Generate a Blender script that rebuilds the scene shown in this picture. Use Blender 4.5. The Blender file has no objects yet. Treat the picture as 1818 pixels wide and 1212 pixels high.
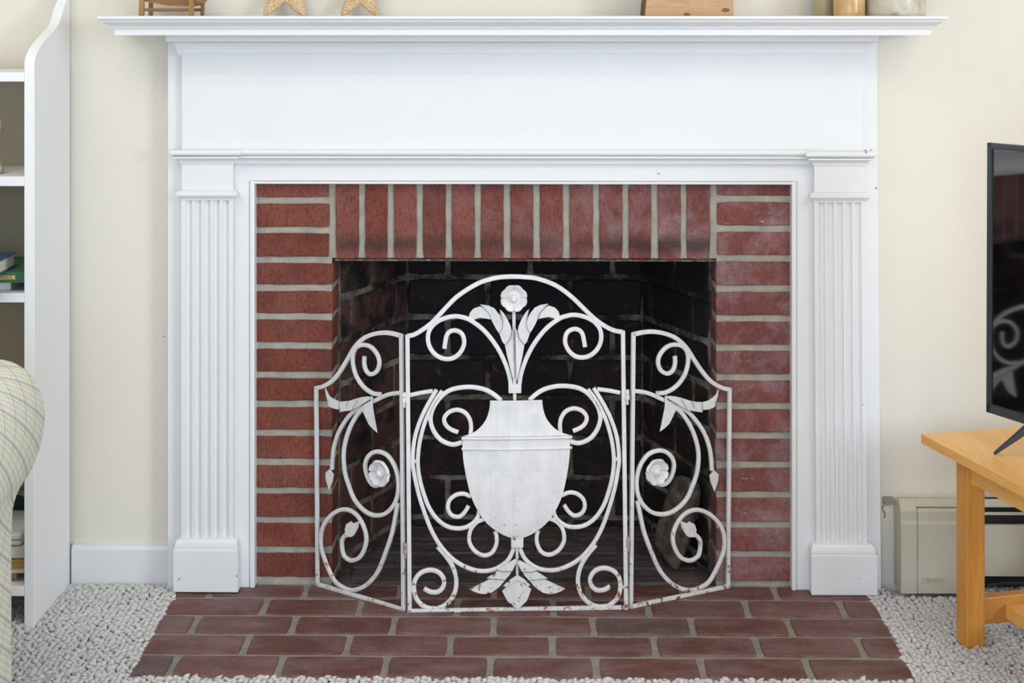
import bpy, bmesh, math, random
import numpy as np
from mathutils import Vector
random.seed(7)
R = math.radians
SC = bpy.context.scene
COL = SC.collection

# ------------------------------------------------------------------ camera
F = 2752.0                      # focal length in pixels of the 1818 px wide frame
HY = 35.0                       # row of the horizon
H = 1.297                       # eye height
YAW = math.atan(36.0 / F)
cs, sn = math.cos(YAW), math.sin(YAW)
cd = bpy.data.cameras.new('camera')
cam = bpy.data.objects.new('camera', cd)
COL.objects.link(cam)
cam.location = (0, 0, H)
cam.rotation_euler = (R(90), 0, YAW)
cd.sensor_width = 36.0
cd.sensor_fit = 'HORIZONTAL'
cd.lens = F / 1818.0 * 36.0
cd.shift_y = -(606.0 - HY) / 1818.0
cd.clip_start = 0.05
cd.dof.use_dof = True
cd.dof.focus_distance = 3.44
cd.dof.aperture_fstop = 6.3
SC.camera = cam

# ------------------------------------------------------------------ light
world = bpy.data.worlds.new('world')
SC.world = world
world.use_nodes = True
world.node_tree.nodes['Background'].inputs[0].default_value = (0.75, 0.85, 1.0, 1)
world.node_tree.nodes['Background'].inputs[1].default_value = 0.2


def area(name, loc, target, sx, sy, power, color):
    l = bpy.data.lights.new(name, 'AREA')
    l.shape = 'RECTANGLE'
    l.size, l.size_y = sx, sy
    l.energy = power
    l.color = color
    o = bpy.data.objects.new(name, l)
    o.location = loc
    d = Vector(target) - Vector(loc)
    o.rotation_euler = d.to_track_quat('-Z', 'Y').to_euler()
    COL.objects.link(o)
    return o


area('window_light_right', (4.54, -0.85, 1.75), (0.6, 3.2, 0.8), 1.4, 1.5, 118, (0.73, 0.85, 1))
area('door_light_rear', (-0.2, -1.5, 1.1), (-0.2, 3.5, 0.5), 1.9, 2.0, 60, (0.62, 0.77, 1))
area('warm_fill_left', (-1.3, 1.9, 2.36), (-1.3, 1.9, 0.0), 1.0, 1.0, 17, (1, 0.93, 0.84))  # added warm fill below the ceiling; no lamp is known there
area('warm_fill_right', (1.5, 1.6, 2.36), (1.5, 1.6, 0.0), 1.0, 1.0, 21, (1, 0.84, 0.6))  # second added warm fill, an unseen source warming the right side

SC.view_settings.view_transform = 'Standard'
SC.view_settings.look = 'None'
SC.view_settings.gamma = 1.0
SC.view_settings.use_curve_mapping = False
SC.view_settings.exposure = 0.0


# ------------------------------------------------------------------ pixel -> point on a real plane
def ray(px, py):
    u = (px - 909.0) / F
    return (u * cs - sn, cs + u * sn, -(py - HY) / F)


def PY(px, py, Y):
    d = ray(px, py)
    t = Y / d[1]
    return Vector((t * d[0], Y, H + t * d[2]))


def PX(px, py, X):
    d = ray(px, py)
    t = X / d[0]
    return Vector((X, t * d[1], H + t * d[2]))


def PZ(px, py, z=0.0):
    d = ray(px, py)
    t = (z - H) / d[2]
    return Vector((t * d[0], t * d[1], z))


def Xp(px, Y):
    return PY(px, 100, Y).x


def Zp(py, Y, px=909):
    return PY(px, py, Y).z


# ------------------------------------------------------------------ object helpers
def tag(o, label=None, cat=None, group=None, kind=None):
    if label:
        o['label'] = label
    if cat:
        o['category'] = cat
    if group:
        o['group'] = group
    if kind:
        o['kind'] = kind
    return o


def empty(name, loc=(0, 0, 0), label=None, cat=None, group=None):
    o = bpy.data.objects.new(name, None)
    o.location = loc
    o.empty_display_size = 0.05
    COL.objects.link(o)
    return tag(o, label, cat, group)


def link(name, me, mat, parent=None, smooth=None):
    o = bpy.data.objects.new(name, me)
    COL.objects.link(o)
    if mat is not None and len(me.materials) == 0:
        me.materials.append(mat)
    if parent is not None:
        o.parent = parent
        root = Vector((0, 0, 0))
        p = parent
        while p is not None:
            root += Vector(p.location)
            p = p.parent
        o.location = -root          # mesh data are written in world coordinates
    if smooth is not None:
        for f in me.polygons:
            f.use_smooth = True
        if smooth < 179:
            try:
                me.set_sharp_from_angle(angle=R(smooth))
            except Exception:
                pass
    return o


def mesh(verts, faces, name='m'):
    me = bpy.data.meshes.new(name)
    me.from_pydata([tuple(v) for v in verts], [], faces)
    me.update()
    return me


def obj(name, bm, mat, parent=None, smooth=None, recalc=True):
    if recalc:
        bmesh.ops.recalc_face_normals(bm, faces=bm.faces)
    me = bpy.data.meshes.new(name)
    bm.to_mesh(me)
    bm.free()
    return link(name, me, mat, parent, smooth)


def add_box(bm, x0, x1, y0, y1, z0, z1, bev=0.0, seg=1, frame=None):
    vs = [bm.verts.new((x, y, z)) for x in (x0, x1) for y in (y0, y1) for z in (z0, z1)]
    idx = [(0, 1, 3, 2), (4, 6, 7, 5), (0, 4, 5, 1), (2, 3, 7, 6), (0, 2, 6, 4), (1, 5, 7, 3)]
    fs = [bm.faces.new([vs[i] for i in f]) for f in idx]
    bmesh.ops.recalc_face_normals(bm, faces=fs)
    if bev > 0:
        es = list({e for f in fs for e in f.edges})
        r = bmesh.ops.bevel(bm, geom=es, offset=bev, segments=seg, affect='EDGES', profile=0.6)
        vs = list({v for v in vs if v.is_valid} | set(r['verts']))
    if frame:
        o, a, b = frame        # origin, x-axis, y-axis (unit vectors)
        c = Vector((0, 0, 1))
        for v in vs:
            p = v.co
            v.co = Vector(o) + Vector(a) * p.x + Vector(b) * p.y + c * p.z
    return vs


def box(name, x0, x1, y0, y1, z0, z1, mat, parent=None, bev=0.0, seg=1, frame=None, smooth=None):
    bm = bmesh.new()
    add_box(bm, x0, x1, y0, y1, z0, z1, bev, seg, frame)
    return obj(name, bm, mat, parent, smooth)


def prism(name, pts2, plane, d0, d1, mat, parent=None, bev=0.0, smooth=None, seg=1):
    """pts2 outline; plane 'xz' extruded along y d0..d1, 'yz' along x, 'xy' along z"""
    bm = bmesh.new()
    def to(p, d):
        if plane == 'xz':
            return (p[0], d, p[1])
        if plane == 'yz':
            return (d, p[0], p[1])
        return (p[0], p[1], d)
    a = [bm.verts.new(to(p, d0)) for p in pts2]
    b = [bm.verts.new(to(p, d1)) for p in pts2]
    n = len(a)
    bm.faces.new(a)
    bm.faces.new(list(reversed(b)))
    for i in range(n):
        bm.faces.new((a[i], a[(i + 1) % n], b[(i + 1) % n], b[i]))
    bmesh.ops.recalc_face_normals(bm, faces=bm.faces)
    if bev > 0:
        es = [e for e in bm.edges if len(e.link_faces) == 2 and e.calc_face_angle(0) > R(30)]
        bmesh.ops.bevel(bm, geom=es, offset=bev, segments=seg, affect='EDGES', profile=0.6)
    return obj(name, bm, mat, parent, smooth)


def lathe(name, prof, loc, mat, parent=None, n=40, smooth=50):
    vs, fs = [], []
    for r, z in prof:
        for k in range(n):
            a = 2 * math.pi * k / n
            vs.append((loc[0] + r * math.cos(a), loc[1] + r * math.sin(a), loc[2] + z))
    for i in range(len(prof) - 1):
        for k in range(n):
            fs.append((i * n + k, i * n + (k + 1) % n, (i + 1) * n + (k + 1) % n, (i + 1) * n + k))
    fs.append(tuple(range(n))[::-1])
    fs.append(tuple((len(prof) - 1) * n + k for k in range(n)))
    return link(name, mesh(vs, fs), mat, parent, smooth)


def crom(pts, n=8, closed=False):
    P = [Vector((p[0], p[1], p[2] if len(p) > 2 else 0)) for p in pts]
    out = []
    m = len(P)
    for i in range(m if closed else m - 1):
        if closed:
            p0, p1, p2, p3 = P[(i - 1) % m], P[i], P[(i + 1) % m], P[(i + 2) % m]
        else:
            p1, p2 = P[i], P[i + 1]
            p0 = P[i - 1] if i > 0 else p1 * 2 - p2
            p3 = P[i + 2] if i + 2 < m else p2 * 2 - p1
        for k in range(n):
            t = k / n
            out.append(0.5 * ((2 * p1) + (p2 - p0) * t + (2 * p0 - 5 * p1 + 4 * p2 - p3) * t * t + (3 * p1 - p0 - 3 * p2 + p3) * t ** 3))
    if not closed:
        out.append(P[-1])
    return out


def tube(name, pts, r, mat, parent=None, n=8, sub=6, smooth=60):
    P = crom(pts, sub)
    vs, fs = [], []
    up = Vector((0, 0, 1))
    for i, p in enumerate(P):
        t = (P[min(i + 1, len(P) - 1)] - P[max(i - 1, 0)]).normalized()
        a = t.cross(up)
        if a.length < 0.05:
            a = t.cross(Vector((0, 1, 0)))
        a.normalize()
        b = a.cross(t)
        rr = r(i / (len(P) - 1)) if callable(r) else r
        for k in range(n):
            g = 2 * math.pi * k / n
            vs.append(p + a * (rr * math.cos(g)) + b * (rr * math.sin(g)))
    for i in range(len(P) - 1):
        for k in range(n):
            fs.append((i * n + k, i * n + (k + 1) % n, (i + 1) * n + (k + 1) % n, (i + 1) * n + k))
    fs.append(tuple(range(n))[::-1])
    fs.append(tuple((len(P) - 1) * n + k for k in range(n)))
    return link(name, mesh(vs, fs), mat, parent, smooth)


# ------------------------------------------------------------------ materials
def new_mat(name, base, rough=0.5, spec=0.5, metal=0.0):
    m = bpy.data.materials.new(name)
    m.use_nodes = True
    b = m.node_tree.nodes['Principled BSDF']
    b.inputs['Base Color'].default_value = (*base, 1)
    b.inputs['Roughness'].default_value = rough
    b.inputs['Specular IOR Level'].default_value = spec
    b.inputs['Metallic'].default_value = metal
    return m


class NT:
    def __init__(s, m):
        s.m, s.t = m, m.node_tree
        s.b = s.t.nodes['Principled BSDF']

    def n(s, typ, **kw):
        x = s.t.nodes.new(typ)
        for k, v in kw.items():
            setattr(x, k, v)
        return x

    def l(s, a, b):
        s.t.links.new(a, b)

    def coord(s, what='Object', scale=(1, 1, 1), rot=(0, 0, 0)):
        if what == 'World':
            src = s.n('ShaderNodeNewGeometry').outputs['Position']
        else:
            src = s.n('ShaderNodeTexCoord').outputs[what]
        mp = s.n('ShaderNodeMapping')
        mp.inputs['Scale'].default_value = scale
        mp.inputs['Rotation'].default_value = rot
        s.l(src, mp.inputs['Vector'])
        return mp.outputs[0]

    def noise(s, vec, scale, detail=4, rough=0.55, dist=0.0):
        x = s.n('ShaderNodeTexNoise')
        x.inputs['Scale'].default_value = scale
        x.inputs['Detail'].default_value = detail
        x.inputs['Roughness'].default_value = rough
        x.inputs['Distortion'].default_value = dist
        s.l(vec, x.inputs['Vector'])
        return x.outputs['Fac']

    def ramp(s, fac, stops):
        x = s.n('ShaderNodeValToRGB')
        e = x.color_ramp.elements
        while len(e) < len(stops):
            e.new(0.5)
        for el, (p, c) in zip(e, stops):
            el.position = p
            el.color = (*c, 1) if len(c) == 3 else c
        s.l(fac, x.inputs[0])
        return x.outputs[0]

    def val(s, fac, a, b, lo=0.0, hi=1.0):
        x = s.n('ShaderNodeMapRange')
        x.inputs[1].default_value, x.inputs[2].default_value = a, b
        x.inputs[3].default_value, x.inputs[4].default_value = lo, hi
        s.l(fac, x.inputs[0])
        return x.outputs[0]

    def math(s, op, a, b=None):
        x = s.n('ShaderNodeMath', operation=op)
        for i, v in enumerate((a, b)):
            if v is None:
                continue
            if isinstance(v, (int, float)):
                x.inputs[i].default_value = v
            else:
                s.l(v, x.inputs[i])
        return x.outputs[0]

    def mix(s, fac, a, b, mode='MIX'):
        x = s.n('ShaderNodeMix', data_type='RGBA', blend_type=mode)
        for i, v in ((0, fac), (6, a), (7, b)):
            if isinstance(v, (int, float)):
                x.inputs[i].default_value = v
            elif isinstance(v, tuple):
                x.inputs[i].default_value = (*v, 1)
            else:
                s.l(v, x.inputs[i])
        return x.outputs[2]

    def color(s, c):
        s.l(c, s.b.inputs['Base Color'])

    def bump(s, h, strength=0.3, dist=0.002):
        x = s.n('ShaderNodeBump')
        x.inputs['Strength'].default_value = strength
        x.inputs['Distance'].default_value = dist
        s.l(h, x.inputs['Height'])
        s.l(x.outputs[0], s.b.inputs['Normal'])

    def sep(s, vec):
        x = s.n('ShaderNodeSeparateXYZ')
        s.l(vec, x.inputs[0])
        return x.outputs


def m_wall():
    m = new_mat('wall_paint', (0.80, 0.75, 0.645), 0.75, 0.25)
    t = NT(m)
    v = t.coord('World')
    t.bump(t.noise(v, 180, 3), 0.12, 0.001)
    return m


def m_white(name='white_paint', base=(0.80, 0.80, 0.79), rough=0.38, wear=0.0):
    m = new_mat(name, base, rough, 0.4)
    t = NT(m)
    v = t.coord('World')
    g = t.noise(v, 3, 3)
    c = t.mix(t.val(g, 0.3, 0.7, 0, 1), base, tuple(b * 0.965 for b in base))
    if wear:
        sp = t.noise(v, 60, 5, 0.7)
        w = t.val(sp, 0.735, 0.75)
        c = t.mix(t.math('MULTIPLY', w, wear), c, (0.42, 0.38, 0.34))
    t.color(c)
    t.bump(t.noise(t.coord('World', (20, 20, 200)), 3, 3), 0.05, 0.001)
    return m


def m_brick(name, ca, cb, cc, vertical=True, chalk_and_cast=0.0, soot=0.0, hazy=0.0, rough=0.85, band=False, spec=0.25, streak=2.0):
    """ca/cb noise pair, cc occasional odd brick colour, chalk = white bloom plus a painted reflected-light tint to the right, soot = black patches"""
    m = new_mat(name, ca, rough, spec)
    t = NT(m)
    w = t.coord('World')
    n1 = t.noise(w, 14, 5, 0.6)
    c = t.mix(t.val(n1, 0.35, 0.65), ca, cb)
    ri = t.n('ShaderNodeObjectInfo').outputs['Random']
    c = t.mix(t.val(ri, 0.80, 0.98, 0, 0.85), c, cc)
    hv = t.n('ShaderNodeHueSaturation')
    t.l(c, hv.inputs['Color'])
    t.l(t.val(ri, 0, 1, 0.86, 1.15), hv.inputs['Value'])
    c = hv.outputs[0]
    sc = (190, 120, 60) if vertical else (70, 170, 170)
    fine = t.noise(t.coord('World', sc), 1.6, 3, 0.6)
    c = t.mix(t.val(fine, 0.52, 0.60, 0, 0.62), c, tuple(x * 0.36 for x in ca))
    grit = t.noise(w, 300, 3, 0.7)
    c = t.mix(t.val(grit, 0.54, 0.70, 0, 0.45), c, tuple(min(1, x * 1.9 + 0.025) for x in ca))
    if chalk_and_cast:
        X = t.sep(w)[0]
        ch = t.noise(w, 9, 6, 0.72, 0.4)
        side = t.val(X, -0.35, 0.4, 0.12, 1.0)
        k = t.math('MULTIPLY', t.val(ch, 0.44, 0.70, 0, 1), side)
        k = t.math('MULTIPLY', k, t.val(t.noise(w, 330, 3, 0.7), 0.38, 0.62, 0.35, 1.0))
        c = t.mix(t.math('MULTIPLY', k, chalk_and_cast), c, (0.50, 0.41, 0.46))
        c = t.mix(t.val(X, -0.1, 0.5, 0, 0.15), c, (0.30, 0.17, 0.21))  # pinkish cast of reflected light painted in towards the right
        sm = t.noise(t.coord('World', (1, 1, 3.5)), 16, 5, 0.7, 1.2)
        c = t.mix(t.math('MULTIPLY', t.val(sm, 0.66, 0.74, 0, 0.8), side), c, (0.72, 0.70, 0.70))
    if hazy:
        hz = t.noise(t.coord('World', (1, 1, 1) if vertical else (1, streak, 1)), 7, 6, 0.68)
        c = t.mix(t.val(hz, 0.42, 0.75, 0, hazy), c, (0.38, 0.31, 0.32))
        sp = t.noise(w, 120, 2, 0.5)
        c = t.mix(t.val(sp, 0.74, 0.78, 0, 0.7), c, (0.5, 0.47, 0.43))
    if band:
        Z = t.sep(w)[2]
        zz = t.math('ADD', Z, t.math('MULTIPLY', t.math('SUBTRACT', t.noise(w, 20, 3), 0.5), 0.02))
        up = t.val(zz, 0.755, 0.775)
        dn = t.val(zz, 0.81, 0.785)
        k = t.math('MULTIPLY', t.math('MULTIPLY', up, dn), t.val(t.noise(w, 8, 3), 0.3, 0.6, 0.35, 0.8))
        c = t.mix(k, c, (0.05, 0.032, 0.03))
    if soot:
        sn_ = t.noise(w, 11, 6, 0.66)
        sn_ = t.math('SUBTRACT', sn_, t.val(t.sep(w)[2], 0.25, 0.75, -0.03, 0.10))
        fl = t.noise(w, 34, 6, 0.75, 0.5)
        c = t.mix(t.val(sn_, 0.30 + soot * 0.25, 0.42 + soot * 0.30, 0.97, 0.0), c, (0.014, 0.013, 0.015))
        c = t.mix(t.math('MULTIPLY', t.val(fl, 0.58, 0.63, 0, 0.8), t.val(sn_, 0.42, 0.55)), c, (0.13, 0.062, 0.055))
    t.color(c)
    hgt = t.math('ADD', t.math('MULTIPLY', fine, 0.8), t.math('MULTIPLY', n1, 1.2))
    t.bump(hgt, 0.8, 0.003)
    return m


def m_mortar(name, a, b, soot=0.0):
    m = new_mat(name, a, 0.95, 0.1)
    t = NT(m)
    w = t.coord('World')
    c = t.mix(t.val(t.noise(w, 25, 5, 0.65), 0.35, 0.65), a, b)
    c = t.mix(t.val(t.noise(w, 240, 3, 0.6), 0.58, 0.72, 0, 0.5), c, tuple(x * 0.45 for x in a))
    if soot:
        sn_ = t.noise(w, 7, 6, 0.72)
        sn_ = t.math('SUBTRACT', sn_, t.val(t.sep(w)[2], 0.05, 0.75, -0.03, 0.05))
        c = t.mix(t.val(sn_, 0.42, 0.60, soot, 0.0), c, (0.02, 0.019, 0.018))
    t.color(c)
    t.bump(t.noise(w, 140, 5, 0.7), 0.7, 0.003)
    return m


def m_wood(name, a, b, c3, axis='x', scale=1.0, rough=0.4, contrast=1.0):
    m = new_mat(name, a, rough, 0.45)
    t = NT(m)
    s = {'x': (2, 26, 26), 'y': (26, 2, 26), 'z': (26, 26, 2)}[axis]
    s = tuple(q * scale for q in s)
    v = t.coord('World', s)
    g = t.noise(v, 1.3, 5, 0.6, 0.6)
    f = t.noise(t.coord('World', tuple(q * 5 for q in s)), 1.6, 3, 0.6)
    c = t.mix(t.val(g, 0.3, 0.68), a, b)
    c = t.mix(t.val(f, 0.52, 0.72, 0, 0.5 * contrast), c, c3)
    t.color(c)
    t.bump(f, 0.06, 0.001)
    return m


def m_screen():
    m = new_mat('distressed_white_metal_paint', (0.80, 0.79, 0.78), 0.42, 0.45)
    t = NT(m)
    w = t.coord('World')
    Z = t.sep(w)[2]
    base = t.mix(t.val(t.noise(w, 30, 4, 0.6), 0.4, 0.7), (0.82, 0.81, 0.80), (0.72, 0.71, 0.70))
    brush = t.noise(t.coord('World', (220, 60, 4)), 1.0, 3, 0.5)
    c = t.mix(t.val(brush, 0.52, 0.72, 0, 0.35), base, (0.58, 0.57, 0.58))
    low = t.val(Z, 0.02, 0.30, 0.12, -0.02)
    r1 = t.math('ADD', t.noise(w, 62, 5, 0.68), low)
    c = t.mix(t.val(r1, 0.665, 0.69, 0, 0.55), c, (0.62, 0.44, 0.26))
    c = t.mix(t.val(r1, 0.70, 0.735, 0, 0.95), c, (0.20, 0.075, 0.03))
    t.color(c)
    t.bump(t.noise(w, 260, 4, 0.7), 0.35, 0.0012)
    return m


def m_carpet(name, a, b, relief=False):
    m = new_mat(name, a, 0.95, 0.08)
    t = NT(m)
    w = t.coord('World')
    c = t.mix(t.val(t.noise(w, 55, 3, 0.6), 0.35, 0.65), a, b)
    c = t.mix(t.val(t.noise(w, 300, 3, 0.7), 0.54, 0.74, 0, 0.40), c, tuple(x * 0.70 for x in a))
    c = t.mix(t.val(t.noise(w, 5, 3, 0.6), 0.4, 0.7, 0, 0.15), c, (0.6, 0.55, 0.5))
    t.color(c)
    t.b.inputs['Sheen Weight'].default_value = 0.7
    t.b.inputs['Sheen Roughness'].default_value = 0.45
    if relief:
        vo = t.n('ShaderNodeTexVoronoi')
        vo.inputs['Scale'].default_value = 95
        t.l(w, vo.inputs['Vector'])
        t.bump(t.math('SUBTRACT', 1.0, vo.outputs['Distance']), 1.0, 0.008)
    else:
        t.bump(t.noise(t.coord('World', (1, 1, 1)), 380, 4, 0.75), 1.0, 0.004)
    return m


def m_gingham():
    m = new_mat('checked_upholstery', (0.62, 0.60, 0.46), 0.9, 0.1)
    t = NT(m)
    uv = t.coord('UV', (1, 1, 1), (0, 0, R(33)))
    s = t.sep(uv)

    def stripe(ch, period, width, off=0.0):
        f = t.math('FRACT', t.math('ADD', t.math('DIVIDE', ch, period), off))
        return t.math('LESS_THAN', f, width)
    p = 0.0115
    a = stripe(s[0], p, 0.5)
    b = stripe(s[1], p, 0.5)
    base = (0.80, 0.78, 0.68)
    c = t.mix(t.math('MULTIPLY', a, 0.5), base, (0.54, 0.53, 0.40))
    c = t.mix(t.math('MULTIPLY', b, 0.5), c, (0.50, 0.52, 0.43))
    l1 = stripe(s[0], p * 4, 0.10, 0.3)
    l2 = stripe(s[1], p * 4, 0.10, 0.3)
    c = t.mix(t.math('MULTIPLY', l1, 0.45), c, (0.16, 0.20, 0.27))
    c = t.mix(t.math('MULTIPLY', l2, 0.30), c, (0.16, 0.20, 0.27))
    t.color(c)
    t.bump(t.noise(t.coord('World'), 500, 2), 0.3, 0.001)
    return m


def m_mottle(name, cols, scale, rough=0.5, det=4):
    m = new_mat(name, cols[0], rough, 0.4)
    t = NT(m)
    g = t.noise(t.coord('World'), scale, det, 0.6, 0.5)
    n = len(cols)
    c = t.ramp(g, [(0.3 + 0.4 * i / (n - 1), cols[i]) for i in range(n)])
    t.color(c)
    t.bump(g, 0.2, 0.001)
    return m


M = {}
M['wall'] = m_wall()
M['white'] = m_white()
M['mantel'] = m_white('mantel_paint', (0.84, 0.84, 0.835), 0.35, 0.6)
M['shelf_white'] = m_white('bookcase_paint', (0.90, 0.90, 0.895), 0.4)
M['ceiling'] = new_mat('ceiling_paint', (0.88, 0.88, 0.87), 0.9, 0.2)
M['shade_backing'] = new_mat('tan_shade_backing', (0.40, 0.35, 0.25), 0.8, 0.2)  # dark tan carries the shade between the shelves
M['brick'] = m_brick('face_brick', (0.228, 0.064, 0.040), (0.155, 0.043, 0.029), (0.20, 0.068, 0.048), True, chalk_and_cast=0.7)
M['brick_v'] = m_brick('soldier_brick', (0.222, 0.063, 0.041), (0.155, 0.044, 0.030), (0.20, 0.068, 0.050), True, chalk_and_cast=0.65, band=True)
M['hearth_brick'] = m_brick('hearth_brick', (0.165, 0.062, 0.050), (0.118, 0.047, 0.041), (0.080, 0.058, 0.060), False, hazy=0.36, rough=0.6, spec=0.4)
M['fire_brick'] = m_brick('sooted_firebrick', (0.048, 0.022, 0.018), (0.022, 0.014, 0.014), (0.016, 0.013, 0.013), True, soot=0.62, rough=0.8)
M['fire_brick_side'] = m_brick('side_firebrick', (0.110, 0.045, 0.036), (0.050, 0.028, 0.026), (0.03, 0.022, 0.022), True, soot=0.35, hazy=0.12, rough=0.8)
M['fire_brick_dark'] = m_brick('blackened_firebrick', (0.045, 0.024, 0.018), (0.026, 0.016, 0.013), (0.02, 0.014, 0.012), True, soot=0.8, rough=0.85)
M['fire_floor'] = m_brick('ashy_floor_brick', (0.095, 0.068, 0.066), (0.045, 0.037, 0.039), (0.05, 0.045, 0.048), False, hazy=0.42, rough=0.75, streak=5.5)
M['mortar'] = m_mortar('mortar', (0.47, 0.43, 0.36), (0.35, 0.325, 0.275))
M['hearth_mortar'] = m_mortar('hearth_mortar', (0.34, 0.31, 0.26), (0.25, 0.23, 0.20))
M['fire_mortar'] = m_mortar('sooted_mortar', (0.36, 0.32, 0.26), (0.18, 0.16, 0.13), soot=0.97)
M['fire_mortar_side'] = m_mortar('smoky_mortar', (0.22, 0.21, 0.20), (0.12, 0.12, 0.12), soot=0.5)
M['floor_mortar'] = m_mortar('ashy_mortar', (0.16, 0.15, 0.14), (0.09, 0.085, 0.085), soot=0.3)
M['lintel'] = m_mottle('rusty_steel', [(0.05, 0.03, 0.025), (0.12, 0.08, 0.06), (0.30, 0.25, 0.2)], 90, 0.7)
M['soot'] = new_mat('soot', (0.012, 0.011, 0.011), 0.95, 0.1)
M['screen'] = m_screen()
M['seam'] = new_mat('seam_grime_and_shade', (0.13, 0.115, 0.115), 0.8, 0.2)  # dark lines drawing both grime and shade where leaves overlap
M['chip'] = new_mat('bare_wood_chip', (0.30, 0.22, 0.19), 0.8, 0.2)
M['rust'] = m_mottle('rusty_pin', [(0.55, 0.5, 0.45), (0.25, 0.12, 0.06)], 200, 0.6)
M['carpet'] = m_carpet('carpet_backing', (0.80, 0.76, 0.72), (0.70, 0.66, 0.62), True)
M['pile'] = m_carpet('berber_loops', (0.96, 0.93, 0.91), (0.92, 0.89, 0.87))
M['table'] = m_wood('honey_pine', (0.94, 0.52, 0.15), (0.86, 0.43, 0.105), (0.70, 0.31, 0.07), 'y', 1.0, 0.33)  # brightened; light falling on the table top is put into the colour
M['table_z'] = m_wood('honey_pine_upright', (0.74, 0.34, 0.065), (0.64, 0.26, 0.042), (0.46, 0.17, 0.028), 'z', 1.0, 0.35)  # darker copy of the top's pine; the legs' shade is in the colour
M['table_x'] = m_wood('honey_pine_rail', (0.66, 0.30, 0.065), (0.56, 0.235, 0.042), (0.40, 0.15, 0.028), 'x', 1.0, 0.35)
M['tv_body'] = new_mat('dark_grey_plastic', (0.035, 0.045, 0.052), 0.35, 0.5)
M['tv_glass'] = new_mat('black_glass', (0.003, 0.003, 0.004), 0.05, 0.5)
M['tv_glass'].node_tree.nodes['Principled BSDF'].inputs['IOR'].default_value = 2.3
M['heater'] = m_white('heater_enamel', (0.56, 0.52, 0.405), 0.45)
M['dark'] = new_mat('dark_slot', (0.03, 0.03, 0.032), 0.7, 0.2)
M['gingham'] = m_gingham()
M['old_wood'] = m_wood('varnished_oak', (0.34, 0.17, 0.050), (0.20, 0.09, 0.030), (0.12, 0.05, 0.018), 'x', 3.0, 0.35)
M['old_wood_z'] = m_wood('varnished_oak_upright', (0.42, 0.225, 0.065), (0.30, 0.14, 0.04), (0.12, 0.05, 0.018), 'z', 3.0, 0.35)
M['log'] = m_wood('rough_sawn_wood', (0.66, 0.44, 0.25), (0.52, 0.31, 0.16), (0.30, 0.18, 0.10), 'x', 1.6, 0.75)
M['bark'] = m_mottle('bark', [(0.10, 0.05, 0.03), (0.2, 0.11, 0.06)], 60, 0.9)
M['knot'] = m_mottle('wood_knot', [(0.30, 0.2, 0.12), (0.16, 0.09, 0.05)], 90, 0.8)
M['star'] = m_mottle('starfish_skin', [(0.40, 0.23, 0.09), (0.66, 0.46, 0.24), (0.88, 0.76, 0.54)], 330, 0.85, 2)
M['crock'] = m_mottle('grey_stoneware', [(0.30, 0.18, 0.09), (0.52, 0.47, 0.35), (0.62, 0.58, 0.47), (0.55, 0.50, 0.36)], 16, 0.22)
M['jug'] = m_mottle('amber_stoneware', [(0.50, 0.27, 0.10), (0.62, 0.38, 0.16), (0.66, 0.50, 0.28)], 18, 0.18)
M['pot'] = m_mottle('olive_stoneware', [(0.40, 0.33, 0.18), (0.48, 0.40, 0.24), (0.44, 0.36, 0.22)], 14, 0.35)
M['firewood'] = m_mottle('weathered_grey_wood', [(0.035, 0.028, 0.020), (0.075, 0.060, 0.044), (0.12, 0.10, 0.076), (0.22, 0.195, 0.155)], 38, 0.9)
M['firewood_dark'] = m_mottle('charred_wood', [(0.02, 0.016, 0.012), (0.05, 0.038, 0.025)], 30, 0.9)
M['paper'] = m_wood('page_edges', (0.72, 0.69, 0.60), (0.66, 0.62, 0.53), (0.5, 0.47, 0.4), 'x', 6, 0.8)
M['blue_cloth'] = new_mat('blue_cloth', (0.055, 0.085, 0.15), 0.7, 0.3)
M['green_cloth'] = new_mat('green_cloth', (0.055, 0.16, 0.075), 0.6, 0.3)
M['dark_green'] = new_mat('dark_green_cloth', (0.03, 0.06, 0.045), 0.6, 0.3)
M['cream_card'] = new_mat('cream_card', (0.62, 0.58, 0.48), 0.6, 0.3)
M['white_card'] = new_mat('white_card', (0.80, 0.80, 0.78), 0.5, 0.3)
M['yellow_card'] = new_mat('yellow_card', (0.72, 0.50, 0.16), 0.6, 0.3)
M['tan_card'] = new_mat('tan_card', (0.62, 0.42, 0.25), 0.7, 0.3)
M['gold'] = new_mat('gold_print', (0.62, 0.50, 0.22), 0.5, 0.4)
M['gold_dark'] = new_mat('dark_green_print', (0.16, 0.16, 0.06), 0.6, 0.3)
M['ornament'] = m_mottle('mottled_ornament', [(0.06, 0.045, 0.03), (0.45, 0.36, 0.24), (0.55, 0.47, 0.30), (0.24, 0.28, 0.18), (0.62, 0.60, 0.52)], 45, 0.45)
M['plaster'] = m_mottle('bare_plaster', [(0.26, 0.23, 0.19), (0.40, 0.36, 0.29), (0.20, 0.17, 0.14)], 120, 0.9)
M['rust_stain'] = m_mottle('rust_stain', [(0.36, 0.17, 0.05), (0.5, 0.28, 0.1)], 90, 0.7)

# ------------------------------------------------------------------ the room
YW = 3.58       # fireplace wall
YB = 3.56       # face of the brickwork
YC = 3.537      # face of the flat surround board
YP = 3.515      # face of the pilasters
ZT = 2.45


def struct(o):
    o['kind'] = 'structure'
    return o


OPX0, OPX1 = -0.62, 0.60      # hole in the wall behind the brick facing
bm = bmesh.new()
add_box(bm, -2.4, OPX0, YW, YW + 0.1, -0.02, ZT)
add_box(bm, OPX1, 4.6, YW, YW + 0.1, -0.02, ZT)
add_box(bm, OPX0, OPX1, YW, YW + 0.1, 0.95, ZT)
struct(obj('wall_back', bm, M['wall']))
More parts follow.
